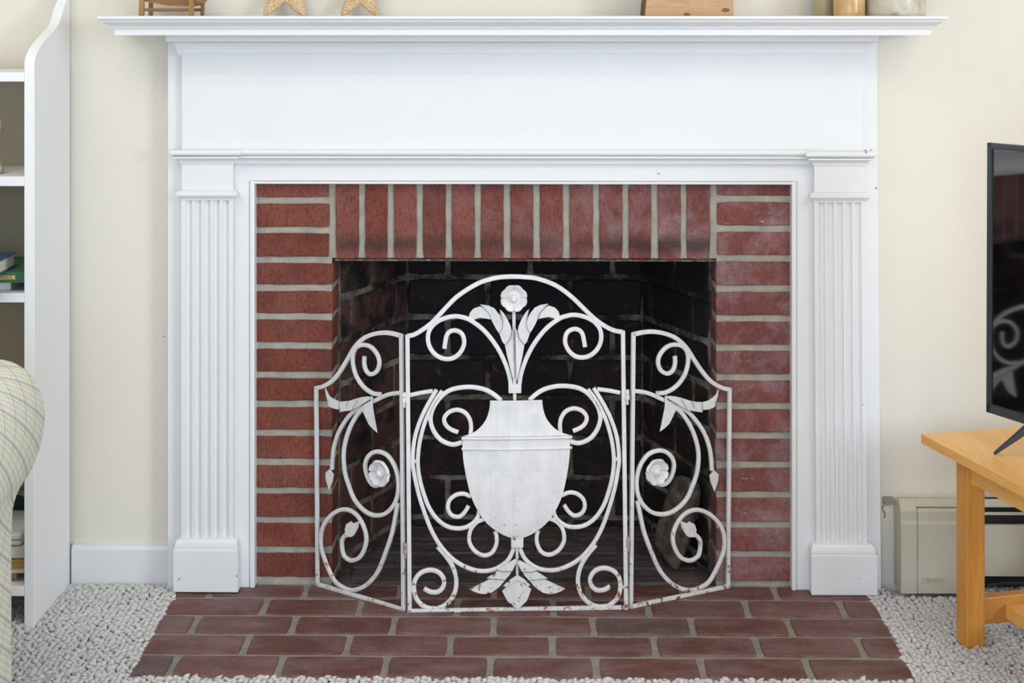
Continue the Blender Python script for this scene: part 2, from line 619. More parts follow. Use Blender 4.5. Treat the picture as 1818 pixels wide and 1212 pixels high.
# floor slab with the hearth let into it
struct(box('floor', -2.4, 4.6, -1.6, 3.56, -0.05, -0.012, M['carpet']))
struct(box('ceiling', -2.4, 4.6, -1.6, YW, ZT, ZT + 0.05, M['ceiling']))
struct(box('wall_left', -2.45, -2.4, -1.6, YW, -0.05, ZT, M['wall']))
bm = bmesh.new()      # right wall with a window opening
for y0_, y1_, z0_, z1_ in ((-1.6, -1.58, -0.05, ZT), (-0.1, YW, -0.05, ZT), (-1.58, -0.1, -0.05, 0.95), (-1.58, -0.1, 2.40, ZT)):
    add_box(bm, 4.6, 4.66, y0_, y1_, z0_, z1_)
struct(obj('wall_right', bm, M['wall']))
bm = bmesh.new()      # wall behind the camera with a wide window opening
for x0_, x1_, z0_, z1_ in ((-2.4, -1.2, -0.05, ZT), (0.8, 4.6, -0.05, ZT), (-1.2, 0.8, -0.05, 0.05), (-1.2, 0.8, 2.15, ZT)):
    add_box(bm, x0_, x1_, -1.66, -1.6, z0_, z1_)
struct(obj('wall_rear', bm, M['wall']))

# baseboard, left of the mantelpiece
bx0, bx1 = -1.063, Xp(299, 3.56)
prism('baseboard_left', [(3.581, -0.012), (3.562, -0.012), (3.562, Zp(979, 3.562)), (3.566, Zp(976, 3.562)), (3.568, Zp(972, 3.562)), (3.581, Zp(971, 3.562))],
      'yz', bx0, bx1, M['white'], None, 0.0)['kind'] = 'structure'
prism('baseboard_corner', [(3.581, -0.012), (3.564, -0.012), (3.564, 0.145), (3.568, 0.15), (3.581, 0.15)],
      'yz', -2.39, -1.90, M['white'])['kind'] = 'structure'

# ------------------------------------------------------------------ carpet pile: berber loops, one object
def icosphere():
    b = bmesh.new()
    bmesh.ops.create_icosphere(b, subdivisions=1, radius=1.0)
    v = np.array([x.co[:] for x in b.verts])
    f = np.array([[x.index for x in q.verts] for q in b.faces])
    b.free()
    return v, f


HL0, HL1 = PZ(229, 1200), PZ(308, 1058)       # left edge of the hearth on the floor
HR0, HR1 = PZ(1620, 1195), PZ(1547, 1061)
HF = 3.060                                     # front edge


def in_hearth(x, y):
    if y < HF + 0.001:
        return False
    tl = (y - HL0.y) / (HL1.y - HL0.y)
    tr = (y - HR0.y) / (HR1.y - HR0.y)
    return HL0.x + (HL1.x - HL0.x) * tl + 0.002 < x < HR0.x + (HR1.x - HR0.x) * tr - 0.002 and y < 3.6


rng = np.random.RandomState(3)
iv, iff = icosphere()
cent = []
ang = R(38)
ca_, sa_ = math.cos(ang), math.sin(ang)
for i in range(-260, 260):
    for j in range(-330, 330):
        u, v = i * 0.0150 + (j % 2) * 0.005, j * 0.0100
        x = u * ca_ - v * sa_
        y = u * sa_ + v * ca_ + 3.2
        x += rng.uniform(-.0022, .0022)
        y += rng.uniform(-.0022, .0022)
        if not (-1.22 < x < 1.32 and 2.90 < y < (3.556 if x < 0.97 else 3.574)):
            continue
        if -0.79 < x < 0.75 and y > 3.075:
            continue
        if in_hearth(x, y) or (x < -1.10 and y > 3.42) or (0.81 < x < 0.975 and y > 3.50):
            continue
        cent.append((x, y))
cent = np.array(cent)
n = len(cent)
rz = rng.uniform(-.75, .75, n) + ang
sx, sy, sz = rng.uniform(.0082, .0112, n), rng.uniform(.0058, .0080, n), rng.uniform(.0045, .0072, n)
jit = 1 + rng.uniform(-.22, .22, (n, len(iv)))
V = iv[None] * jit[..., None] * np.stack([sx, sy, sz], -1)[:, None, :]
til = rng.uniform(-.5, .5, n)
V[..., 2] += V[..., 0] * np.tan(til)[:, None]
c_, s_ = np.cos(rz)[:, None], np.sin(rz)[:, None]
W = np.empty_like(V)
W[..., 0] = V[..., 0] * c_ - V[..., 1] * s_ + cent[:, 0, None]
W[..., 1] = V[..., 0] * s_ + V[..., 1] * c_ + cent[:, 1, None]
W[..., 2] = V[..., 2] - 0.0050 + rng.uniform(-.0015, .0015, n)[:, None]
verts = W.reshape(-1, 3)
faces = (iff[None] + (np.arange(n) * len(iv))[:, None, None]).reshape(-1, 3)
me = bpy.data.meshes.new('carpet_pile')
me.vertices.add(len(verts))
me.vertices.foreach_set('co', verts.ravel())
me.loops.add(len(faces) * 3)
me.loops.foreach_set('vertex_index', faces.ravel().astype(np.int32))
me.polygons.add(len(faces))
me.polygons.foreach_set('loop_start', (np.arange(len(faces)) * 3).astype(np.int32))
me.update(calc_edges=True)
tag(link('carpet_pile', me, M['pile'], None, 180), 'cream looped berber carpet around the brick hearth', 'carpet', kind='stuff')


# ------------------------------------------------------------------ fireplace masonry
def brick_mesh(a, b, c, d, e, f, bev=0.0020, jit=0.00085, frame=None, up=False):
    """uneven brick a..b x c..d x e..f; the worn face looks along -y (up=False) or +z (up=True)"""
    if up:
        u0, u1, v0, v1, wf, wb = a, b, c, d, f, e
        to = lambda u, v, w: (u, v, w)
    else:
        u0, u1, v0, v1, wf, wb = a, b, e, f, c, d
        to = lambda u, v, w: (u, w, v)
    sgn = 1 if wb > wf else -1
    def side(p, q, n):
        return [(p[0] + (q[0] - p[0]) * i / n, p[1] + (q[1] - p[1]) * i / n) for i in range(n)]
    nu = max(2, int((u1 - u0) / 0.024))
    nv = max(2, int((v1 - v0) / 0.024))
    o = side((u0, v0), (u1, v0), nu) + side((u1, v0), (u1, v1), nv) + side((u1, v1), (u0, v1), nu) + side((u0, v1), (u0, v0), nv)
    cu, cv = (u0 + u1) / 2, (v0 + v1) / 2
    hu, hv = (u1 - u0) / 2, (v1 - v0) / 2
    m = len(o)
    back, mid, front = [], [], []
    for (u, v) in o:
        ju, jv = random.uniform(-jit, jit), random.uniform(-jit, jit)
        corner = abs(u - cu) > hu * 0.99 and abs(v - cv) > hv * 0.99
        q = bev * (0.9 if corner else 0.2)
        u2 = u - math.copysign(min(q, hu * .3), u - cu) * (abs(u - cu) > hu * 0.99) + ju
        v2 = v - math.copysign(min(q, hv * .3), v - cv) * (abs(v - cv) > hv * 0.99) + jv
        bb = bev * random.uniform(0.6, 1.3)
        back.append((u, v, wb))
        mid.append((u2, v2, wf + sgn * bb))
        ku = max(0.0, 1 - bb / hu)
        kv = max(0.0, 1 - bb / hv)
        front.append((cu + (u2 - cu) * ku, cv + (v2 - cv) * kv, wf + random.uniform(-.0003, .0003)))
    vs = [to(*p) for p in back + mid + front]
    fs = [tuple(range(m))]
    for r_ in range(2):
        for i in range(m):
            fs.append((r_ * m + i, r_ * m + (i + 1) % m, r_ * m + m + (i + 1) % m, r_ * m + m + i))
    fs.append(tuple(2 * m + i for i in range(m)))
    if frame:
        og, ax, ay = frame
        vs = [Vector(og) + Vector(ax) * p[0] + Vector(ay) * p[1] + Vector((0, 0, p[2])) for p in vs]
    bm = bmesh.new()
    bm.from_mesh(mesh(vs, fs))
    bmesh.ops.recalc_face_normals(bm, faces=bm.faces)
    me = bpy.data.meshes.new('brick')
    bm.to_mesh(me)
    bm.free()
    return me


fire = empty('fireplace', (0, 3.56, 0), 'red brick fireplace with sooty firebox and brick hearth', 'fireplace')
LX0, LX1 = Xp(440, YB), Xp(591, YB)
RX0, RX1 = Xp(1270, YB), Xp(1420, YB)
ZL = Zp(460, YB)               # underside of the soldier course
ZTOP = Zp(310, YB)
# facing mortar: two piers and the head
MR = 0.005                      # mortar recess
bm = bmesh.new()
add_box(bm, LX0, LX1 - 0.003, YB + MR, 3.66, -0.01, ZTOP)
add_box(bm, RX0 + 0.003, RX1, YB + MR, 3.66, -0.01, ZTOP)
add_box(bm, LX1 - 0.003, RX0 + 0.003, YB + MR, 3.66, ZL + 0.002, ZTOP)
facing = obj('brick_facing', bm, M['mortar'], fire)
joints_l = [304, 355.5, 408.5, 461.5, 511, 562, 613.5, 665.5, 717, 768.5, 820.5, 871, 923, 976, 1030]
joints_r = [301, 353, 406, 458.5, 512.5, 565.5, 617.5, 670, 721, 773, 825, 878, 931.5, 983.5, 1037]
for px, js, x0, x1 in ((520, joints_l, LX0, LX1), (1340, joints_r, RX0, RX1)):
    for i in range(len(js) - 1):
        za, zb = Zp(js[i] + 5.6, YB, px), Zp(js[i + 1] - 5.6, YB, px)
        xa, xb = x0, x1
        if i < 3:
            if px < 900:
                xb = Xp(585, YB)
            else:
                xa = Xp(1273, YB)
        jx = random.uniform(-.0015, .0015)
        if px < 900:
            xb += jx
        else:
            xa += jx
        pr = random.uniform(-.001, .001)
        link('brick', brick_mesh(xa, xb, YB + pr, 3.655, zb, za), M['brick'], facing)
sold = [(596, 637.5), (648, 688), (699, 740), (750.8, 791.5), (802, 843), (853.4, 894.5), (906, 947), (958.6, 1000),
        (1011, 1053), (1064, 1105.4), (1116, 1156.6), (1168, 1209), (1219, 1260.6)]
for a, b in sold:
    pr = random.uniform(-.001, .001)
    dz = random.uniform(-.001, .001)
    link('brick', brick_mesh(Xp(a, YB), Xp(b, YB), YB + pr, 3.655, ZL + dz, ZTOP), M['brick_v'], facing)
# steel lintel under the soldiers
bm = bmesh.new()
add_box(bm, Xp(594, YB), Xp(1271, YB), YB + 0.006, 3.65, ZL - 0.006, ZL - 0.0005, 0.001)
add_box(bm, Xp(594, YB), Xp(1271, YB), 3.652, 3.658, ZL - 0.006, ZL + 0.07)
obj('lintel', bm, M['lintel'], fire)

# hearth
ROW = [3.4745, 3.3725, 3.2690, 3.1620]          # joint centre lines between rows
JN = {0: [373, 541, 709, 877, 1045, 1212, 1377, 1545], 1: [470, 640, 812, 982, 1150, 1324, 1493],
      2: [345, 521, 699, 877, 1053, 1228, 1400], 3: [436, 618, 799, 981, 1162, 1344, 1526],
      4: [306, 497, 684, 870, 1058, 1246, 1433]}
YM = {0: 1052, 1: 1075, 2: 1108, 3: 1144, 4: 1182}
hearth = box('hearth', HL0.x - 0.004, HR1.x + 0.002, HF - 0.002, YB + 0.004, -0.06, -0.0035, M['hearth_mortar'], fire)


def edge_x(y):
    tl = (y - HL0.y) / (HL1.y - HL0.y)
    return HL0.x + (HL1.x - HL0.x) * tl, HR0.x + (HR1.x - HR0.x) * (y - HR0.y) / (HR1.y - HR0.y)


for r in range(5):
    y1 = (ROW[r - 1] - 0.0065) if r > 0 else YB + 0.004
    y0 = (ROW[r] + 0.0065) if r < 4 else HF
    if r == 0:
        y1 = 3.556
    xs = [PZ(p, YM[r]).x for p in JN[r]]
    ym = 0.5 * (y0 + y1)
    ex0, ex1 = edge_x(ym)
    ed = [ex0 - 0.0065] + [x for x in xs if ex0 + 0.01 < x < ex1 - 0.01] + [ex1 + 0.0065]
    for a, b in zip(ed[:-1], ed[1:]):
        dz = random.uniform(-.0012, .0008)
        link('brick', brick_mesh(a + 0.0065, b - 0.0065, y0 + random.uniform(-.001, .001), y1 + random.uniform(-.001, .001), -0.055, dz, 0.0024, 0.0010, None, True),
             M['hearth_brick'], hearth)

# firebox: floor, splayed sides, back
BX0, BX1, YK = Xp(722, 3.97), Xp(1142, 3.97), 3.97
FX0, FX1 = LX1 + 0.002, RX0 - 0.002
firebox = prism('firebox', [(FX0 - 0.12, 3.661), (FX0, 3.661), (BX0, YK + 0.004), (BX1, YK + 0.004), (FX1, 3.661), (FX1 + 0.12, 3.661), (FX1 + 0.12, 4.2), (FX0 - 0.12, 4.2)],
                'xy', -0.02, 1.15, M['fire_mortar'], fire)
zj = [0.023 + 0.1025 * k for k in range(-1, 11)]


def wall_bricks(org, ax, ay, length, mat, starts, pitch=0.2135, jt=0.013):
    for k in range(len(zj) - 1):
        za, zb = max(zj[k] + jt / 2, 0.0), zj[k + 1] - jt / 2
        if zb > 0.98 or zb < 0.01:
            continue
        x = starts[k % 2]
        while x > 0:
            x -= pitch
        while x < length:
            a, b = max(x + jt / 2, 0.004), min(x + pitch - jt / 2, length - 0.004)
            if b - a > 0.012:
                pr = random.uniform(-0.001, 0.0015)
                link('brick', brick_mesh(a, b, -0.004 + pr, 0.03, za, zb, 0.003, 0.0014, (org, ax, ay)), mat, firebox)
            x += pitch


A0 = Vector((BX0, YK, 0))
wall_bricks(A0, (1, 0, 0), (0, 1, 0), BX1 - BX0, M['fire_brick'],
            ((Xp(866, YK) - BX0), (Xp(795, YK) - BX0)), (Xp(941, YK) - Xp(795, YK)))
for (p, q) in (((FX0, 3.661), (BX0, YK)), ((BX1, YK), (FX1, 3.661))):
    d = Vector((q[0] - p[0], q[1] - p[1], 0))
    L = d.length
    d.normalize()
    nrm = Vector((-d.y, d.x, 0))       # pointing outwards from the firebox
    left = p[0] < 0
    if left:
        st = (0.055, 0.155)
    else:
        st = (L - 0.075, L - 0.165)
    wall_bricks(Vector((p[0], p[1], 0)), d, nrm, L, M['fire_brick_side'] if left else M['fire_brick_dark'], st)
link('smoke_chamber', mesh([(FX0 - .02, 3.66, 1.0), (FX1 + .02, 3.66, 1.0), (FX1 + .02, 4.1, 1.0), (FX0 - .02, 4.1, 1.0)], [(0, 1, 2, 3)]), M['soot'], fire)
ffloor = box('firebox_floor', FX0 - 0.1, FX1 + 0.1, YB + 0.0045, YK + 0.02, -0.06, -0.004, M['floor_mortar'], fire)
rows = [3.566 + 0.1015 * k for k in range(5)]
for k in range(4):
    y0, y1 = rows[k] + 0.005, rows[k + 1] - 0.005
    sh = 0.1065 * (k % 2)
    x = FX0 - 0.2135 + sh + 0.03
    while x < FX1:
        t_ = max(0, (0.5 * (y0 + y1) - 3.661) / (YK - 3.661))
        lo = FX0 + 0.004 + (BX0 - FX0) * t_ * 0.9
        hi = FX1 - 0.004 + (BX1 - FX1) * t_ * 0.9
        a, b = max(x + 0.004, lo), min(x + 0.2095, hi)
        if b - a > 0.015:
            link('brick', brick_mesh(a, b, y0, y1, -0.05, random.uniform(-.001, .0008), 0.003, 0.0014, None, True), M['fire_floor'], ffloor)
        x += 0.2135

# ------------------------------------------------------------------ mantelpiece
mant = empty('mantelpiece', (0, 3.55, 0), 'white painted wooden fireplace surround with fluted pilasters and mantel shelf', 'mantelpiece')
WM = M['mantel']


def mitre(name, x0, x1, yf, yw, prof, mat, parent, smooth=35):
    """moulding with mitred returns; prof = (out, z) from bottom to top"""
    vs, fs = [], []
    for o, z in prof:
        vs += [(x0 - o, yw, z), (x0 - o, yf - o, z), (x1 + o, yf - o, z), (x1 + o, yw, z)]
    n = len(prof)
    for i in range(n - 1):
        for k in range(3):
            a = i * 4 + k
            fs.append((a, a + 1, a + 5, a + 4))
        fs.append((i * 4 + 3, i * 4, i * 4 + 4, i * 4 + 7))
    fs.append((3, 2, 1, 0))
    t = (n - 1) * 4
    fs.append((t, t + 1, t + 2, t + 3))
    return link(name, mesh(vs, fs), mat, parent, smooth)


def strip(name, x0, x1, yf, yw, prof, mat, parent, smooth=35):
    vs, fs = [], []
    for o, z in prof:
        vs += [(x0, yw, z), (x0, yf - o, z), (x1, yf - o, z), (x1, yw, z)]
    n = len(prof)
    for i in range(n - 1):
        for k in range(4):
            a = i * 4
            fs.append((a + k, a + (k + 1) % 4, a + 4 + (k + 1) % 4, a + 4 + k))
    fs.append((3, 2, 1, 0))
    t = (n - 1) * 4
    fs.append((t, t + 1, t + 2, t + 3))
    return link(name, mesh(vs, fs), mat, parent, smooth)


# flat backing board, U-shaped, resting on the floor
zi = Zp(321.5, YC)
xi0, xi1 = Xp(443, YC), Xp(1414.5, YC)
prism('backing_board', [(Xp(297.5, YC), -0.001), (xi0, -0.001), (xi0, zi), (xi1, zi), (xi1, -0.001), (Xp(1564.5, YC), -0.001),
                        (Xp(1557, YC), Zp(66, YC)), (Xp(297.5, YC), Zp(66, YC))], 'xz', YC, 3.5795, WM, mant, 0.0012)
# bead around the brickwork
bm = bmesh.new()
zb = Zp(327, YC)
xb0, xb1 = Xp(452.5, YC), Xp(1405.5, YC)
for (a, b, c, d) in ((xi0 + .0008, xb0, -0.001, zi), (xb1, xi1 - .0008, -0.001, zi), (xi0 + .0008, xi1 - .0008, zb, zi - .0008)):
    add_box(bm, a, b, YC - 0.004, 3.5785, c, d, 0.003, 3)
obj('inner_bead', bm, WM, mant, 40)

# frieze boards with the hairline seam
zf0, zf1 = Zp(270, 3.522), Zp(97, 3.522)
zs = Zp(131, 3.522)
xf0, xf1 = Xp(323, 3.522), Xp(1531.5, 3.522)
box('frieze_board', xf0, xf1, 3.522, YC, zf0, zs, WM, mant, 0.0003)
box('frieze_board', xf0, xf1, 3.5221, YC, zs + 0.0001, zf1 + 0.01, WM, mant, 0.0002)

# cornice
z = lambda py, Y: Zp(py, Y)
c_prof = [(-0.002, z(98.5, 3.515)), (0.006, z(98.5, 3.515)), (0.006, z(95.2, 3.515)), (0.008, z(95, 3.515))]
for k in range(11):
    g = k / 10 * math.pi / 2
    c_prof.append((0.009 + 0.016 * (1 - math.cos(g)), z(94.5, 3.51) + (z(74.5, 3.495) - z(94.5, 3.51)) * math.sin(g)))
c_prof += [(0.030, z(73.5, 3.492)), (0.030, z(62, 3.492)), (-0.002, z(62, 3.492))]
mitre('cornice', xf0, xf1, 3.522, YW - 0.0005, c_prof, WM, mant, 30)

# shelf
sx0, sx1, YS = Xp(203, 3.40), Xp(1653, 3.40), 3.402
s_prof = [(-0.05, z(63, YS)), (-0.001, z(63, YS)), (0, z(62.3, YS)), (0, z(52.5, YS)), (0.0025, z(51.5, YS)), (0.004, z(50.5, YS)), (0.004, z(48.5, YS))]
for k in range(9):
    g = k / 8
    s_prof.append((0.007 + 0.016 * (0.5 - 0.5 * math.cos(math.pi * g)) + 0.001 * g, z(48 - 11.5 * g, YS)))
s_prof += [(0.024, z(35.8, YS)), (0.027, z(34.9, 3.375)), (0.0295, z(34, 3.375)), (0.030, z(33, 3.375)), (0.030, z(29, 3.375)), (0.0285, z(28.2, 3.375)),
           (-0.05, z(28.0, 3.375))]
ZS = s_prof[-1][1]
mitre('shelf', sx0, sx1, YS, YW - 0.0005, s_prof, WM, mant, 30)


def entab(base_y):
    p = [(-0.003, z(291.5, YP)), (0.0022, z(291.5, YP)), (0.0022, z(290.6, YP))]
    for k in range(8):
        g = k / 7 * math.pi / 2
        p.append((0.003 + 0.009 * (1 - math.cos(g)), z(290.3 - 8.6 * math.sin(g), YP)))
    p += [(0.0145, z(281.3, YP)), (0.0155, z(280.6, YP)), (0.0155, z(277.8, YP)), (0.0135, z(277.2, YP)), (0.0150, z(276.8, YP))]
    for k in range(9):
        g = -math.pi / 2 + k / 8 * math.pi
        p.append((0.0165 + 0.0055 * math.cos(g), z(270.6 - 5.2 * math.sin(g), YP)))
    p += [(-0.003, z(265.2, YP))]
    return p


px0, px1 = Xp(322, YP), Xp(414, YP)            # left pilaster
qx0, qx1 = Xp(1445.5, YP), Xp(1536, YP)        # right pilaster
strip('architrave_moulding', px1 - 0.01, qx0 + 0.01, 3.5275, 3.536, entab(0), WM, mant, 30)


def pilaster(x0, x1, lean, plinth, dy):
    """x0,x1 at collar height; lean = shift in x at the floor; dy = row offset of this side's details"""
    e = bpy.data.objects.new('pilaster', None)
    e.empty_display_size = 0.05
    COL.objects.link(e)
    e.parent = mant
    e.location = Vector(((x0 + x1) / 2, YP, 0)) - Vector(mant.location)
    zc, zn, zt = z(356 + dy, YP), z(338 + dy, YP), z(291 + dy, YP)
    zp = z(957 + dy * 1.8, YP)
    # necking block
    box('necking', x0, x1, YP, YC, zn - 0.002, zt + 0.003, WM, e, 0.0006)
    mitre('capital', x0, x1, YP, YC, [(o, q + (z(dy, YP) - z(0, YP))) for o, q in entab(0)], WM, e, 30)
    cp = [(-0.002, zc), (0.0015, zc), (0.0022, z(353.5 + dy, YP)), (0.0072, z(349.8 + dy, YP)), (0.0078, z(348.6 + dy, YP)), (0.0105, z(347.8 + dy, YP)), (0.0112, z(346 + dy, YP)),
          (0.0108, z(343.5 + dy, YP)), (0.008, z(341.2 + dy, YP)), (0.002, z(338 + dy, YP)), (-0.002, z(337.5 + dy, YP))]
    mitre('collar', x0, x1, YP, YC, cp, WM, e, 30)
    # fluted shaft
    w = x1 - x0
    nfl = 5
    pitch = w * 0.177
    half = pitch * 0.36
    first = x0 + w / 2 - pitch * 2
    ptsx = [(x0, YC), (x0, YP)]
    for k in range(nfl):
        c = first + pitch * k
        for s in range(9):
            g = math.pi - math.pi * s / 8
            ptsx.append((c + half * math.cos(g), YP + 0.0080 * math.sin(g)))
    ptsx += [(x1, YP), (x1, YC)]
    n = len(ptsx)
    zlist = [zc + 0.001, zp - 0.001]
    vs = []
    for zz in zlist:
        sh = lean * (zc - zz) / zc
        vs += [(p[0] + sh, p[1], zz) for p in ptsx]
    fs = [(i, (i + 1) % n, n + (i + 1) % n, n + i) for i in range(n)]
    fs += [tuple(range(n))[::-1], tuple(range(n, 2 * n))]
    link('fluted_shaft', mesh(vs, fs), WM, e, 35)
    # plinth block with its torus
    a, b = plinth
    YQ = 3.4985
    zb_ = z(979 + dy * 2.2, YQ)
    box('plinth', a, b, YQ, YC + 0.001, 0.0015, zb_, WM, e, 0.0022, 2)
    xl, xr = x0 + lean * 0.93, x1 + lean * 0.93
    ins = 0.5 * ((xl - a) + (b - xr))
    tp = [(0.0, zb_ - 0.0005), (ins * 0.82, zb_ - 0.0005)]
    hgt = z(962 + dy * 2, YQ) - zb_
    for k in range(7):
        g = k / 6 * math.pi / 2
        tp.append((ins * (0.30 + 0.58 * math.cos(g * 0.98)), zb_ + 0.0015 + hgt * 0.95 * math.sin(g)))
    tp += [(ins * 0.18, zb_ + hgt + 0.001), (0.0005, zp), (-0.004, zp)]
    mitre('base_moulding', xl, xr, YP, YC, [(max(o, -0.004), q) for o, q in tp], WM, e, 40)
    return e


pilaster(px0, px1, 0.0, (Xp(307, 3.4985), Xp(422.5, 3.4985)), 0)
pilaster(qx0, qx1, 0.0056, (Xp(1440.5, 3.4985), Xp(1558.5, 3.4985)), 1.8)

for x, y, Y, w_, h_ in ((1537, 267.5, 3.493, 2.6, 1.6), (1547, 266, 3.493, 2.2, 1.2), (1538, 271, 3.493, 1.6, 1.4), (1555.5, 334, 3.537, 1.6, 2.4), (1169, 308, 3.537, 2.4, 1.4), (318, 1028, 3.4985, 1.4, 2.6),
                        (420.3, 1022, 3.4985, 1.3, 3.0), (417.5, 970, 3.503, 2.0, 1.4), (1525, 1026, 3.4985, 1.2, 1.2), (290.5, 597, 3.58, 1.6, 1.6), (1532, 718, 3.515, 1.2, 1.2)):
    c = PY(x, y, Y - 0.0003)
    k = Y / F
    b_ = bmesh.new()
    vv = [b_.verts.new((c.x + w_ * k * random.uniform(.7, 1.1) * math.cos(g), c.y, c.z + h_ * k * random.uniform(.7, 1.1) * math.sin(g))) for g in [2 * math.pi * i / 9 for i in range(9)]]
    b_.faces.new(vv)
    obj('paint_chip', b_, M['chip'], mant)
# ------------------------------------------------------------------ folding fire screen
scr = empty('fire_screen', (0.0, 3.41, 0), 'white wrought iron three-panel fire screen with urn, scrolls and flowers', 'fire screen')
SM = M['screen']


class Panel:
    """vertical plane through two floor points; local s runs from A to B, z is height, n towards the room"""
    def __init__(s, name, A, B, root):
        s.A = Vector((A.x, A.y, 0))
        d = Vector((B.x - A.x, B.y - A.y, 0))
        s.L = d.length
        s.D = d.normalized()
        nn = Vector((s.D.y, -s.D.x, 0))
        if nn.y > 0:
            nn = -nn
        s.N = nn
        s.e = bpy.data.objects.new(name, None)
        s.e.empty_display_size = 0.05
        COL.objects.link(s.e)
        s.e.parent = root
        s.e.location = s.A - Vector(root.location)

    def loc(s, px, py):
        d = Vector(ray(px, py))
        o = Vector((0, 0, H))
        t = (s.A - o).dot(s.N) / d.dot(s.N)
        p = o + d * t
        return ((p - s.A).dot(s.D), p.z)

    def w(s, q, n=0.0):
        return s.A + s.D * q[0] + Vector((0, 0, q[1])) + s.N * n

    def bar(s, name, pts, wid=0.0098, dep=0.007, n0=0.0, sub=6, smooth=40, straight=False, taper=None):
        P = [Vector((p[0], p[1], 0)) for p in pts] if straight else crom(pts, sub)
        vs, fs = [], []
        c = 0.13
        prof = [(-.5, -.5 + c), (-.5 + c, -.5), (.5 - c, -.5), (.5, -.5 + c), (.5, .5 - c), (.5 - c, .5), (-.5 + c, .5), (-.5, .5 - c)]
        for i, p in enumerate(P):
            if straight and 0 < i < len(P) - 1:
                t1 = (P[i] - P[i - 1]).normalized()
                t2 = (P[i + 1] - P[i]).normalized()
                t = (t1 + t2).normalized()
                k = 1 / max(0.4, t.dot(t1))
            else:
                t = (P[min(i + 1, len(P) - 1)] - P[max(i - 1, 0)]).normalized()
                k = 1
            nn = Vector((-t.y, t.x, 0))
            wd = wid * (taper(i / (len(P) - 1)) if taper else 1)
            for a, b in prof:
                q = p + nn * (a * wd * k)
                vs.append(s.w((q.x, q.y), n0 + b * dep))
        m = len(prof)
        for i in range(len(P) - 1):
            for k in range(m):
                fs.append((i * m + k, i * m + (k + 1) % m, (i + 1) * m + (k + 1) % m, (i + 1) * m + k))
        fs.append(tuple(range(m))[::-1])
        fs.append(tuple((len(P) - 1) * m + k for k in range(m)))
        bm = bmesh.new()
        me = mesh(vs, fs)
        bm.from_mesh(me)
        return obj(name, bm, SM, s.e, smooth)

    def plate(s, name, pts, n0=0.005, th=0.0016, bow=None, smooth=None, lipd=0.0):
        bm = bmesh.new()
        a = [bm.verts.new(s.w(p, n0 + (bow(p) if bow else 0))) for p in pts]
        b = [bm.verts.new(s.w(p, n0 - th + (bow(p) if bow else 0))) for p in pts]
        k = len(pts)
        bm.faces.new(a)
        bm.faces.new(b[::-1])
        for i in range(k):
            bm.faces.new((a[i], b[i], b[(i + 1) % k], a[(i + 1) % k]))
        bmesh.ops.triangulate(bm, faces=[f for f in bm.faces if len(f.verts) > 4])
        return obj(name, bm, SM, s.e, smooth)

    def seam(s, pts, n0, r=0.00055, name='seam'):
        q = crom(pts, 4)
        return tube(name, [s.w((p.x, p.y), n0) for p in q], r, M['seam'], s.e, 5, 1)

    def flower(s, c, rx, n0=0.008, petals=8, boss=0.36, name='flower', rz=None):
        rz = rz or rx
        vs, fs = [], []
        A = 48
        rings = [(0.0, .30), (.14, .29), (.26, .20), (boss, -.02), (boss + .04, -.10), (.55, .02), (.75, .16), (.92, .22), (1.0, .14), (1.0, .06)]
        for j, (rr, hh) in enumerate(rings):
            for k in range(A):
                g = 2 * math.pi * k / A
                fr = (g / (2 * math.pi) * petals) % 1.0
                lob = 1 - 0.075 * abs(2 * fr - 1) ** 1.6
                dip = -0.13 * max(0, abs(2 * fr - 1) - 0.80) / 0.20 * (1 if petals < 7 or int(g / (2 * math.pi) * petals + .5) % 2 == 0 else 0.3)
                r_ = rr * (1 + (lob - 1) * max(0, (rr - boss) / (1 - boss)))
                h_ = hh + (dip if rr > boss + .1 else 0)
                vs.append(s.w((c[0] + rx * r_ * math.cos(g), c[1] + rz * r_ * math.sin(g)), n0 + rx * h_ * 1.35))
        for j in range(len(rings) - 1):
            for k in range(A):
                fs.append((j * A + k, j * A + (k + 1) % A, (j + 1) * A + (k + 1) % A, (j + 1) * A + k))
        m = len(rings)
        fs.append(tuple((m - 1) * A + k for k in range(A)))
        bm = bmesh.new()
        bm.from_mesh(mesh(vs, fs))
        bmesh.ops.remove_doubles(bm, verts=bm.verts, dist=1e-6)
        return obj(name, bm, SM, s.e, 32)


# ---- centre panel
C0, C1 = PZ(727, 1086), PZ(1112, 1080.5)
cp = Panel('centre_panel', C0, C1, scr)
axis = lambda y: 912.8 + (y - 530) * 0.0104


def mir(pts):
    out = []
    for x, y in pts:
        x2 = 2 * axis(y) - x
        out.append((x2, y - (x2 - x) * 0.0115))
    return out


def loc(P, pts):
    return [P.loc(*p) for p in pts]


W_ = 0.0093
archL = [(723, 596.5), (735.4, 593.6), (748.6, 586), (764.4, 574.5), (777.6, 561), (804, 533), (820, 520), (838, 508.6), (854, 500.5), (870, 495.4), (887, 492), (908, 490.7)]
archR = [(930, 491.5), (954.5, 494.5), (986.7, 506.5), (1014.6, 526.5), (1040, 551), (1057.5, 567), (1074.6, 579), (1090, 586.3), (1105.5, 589.3)]
post = [(723.0, 596.5), (727.5, 1083.0)]
bm = None
cp.bar('arched_frame', loc(cp, archL + archR), W_, 0.008, sub=5)
cp.bar('upright', loc(cp, [(723.3, 594), (727.3, 1086)]), W_, 0.008, straight=True)
cp.bar('upright', loc(cp, [(1105.8, 587), (1111.5, 1081)]), W_, 0.008, straight=True)
cp.bar('bottom_rail', loc(cp, [(723.5, 1084.3), (1115, 1077.5)]), 0.0085, 0.008, straight=True)
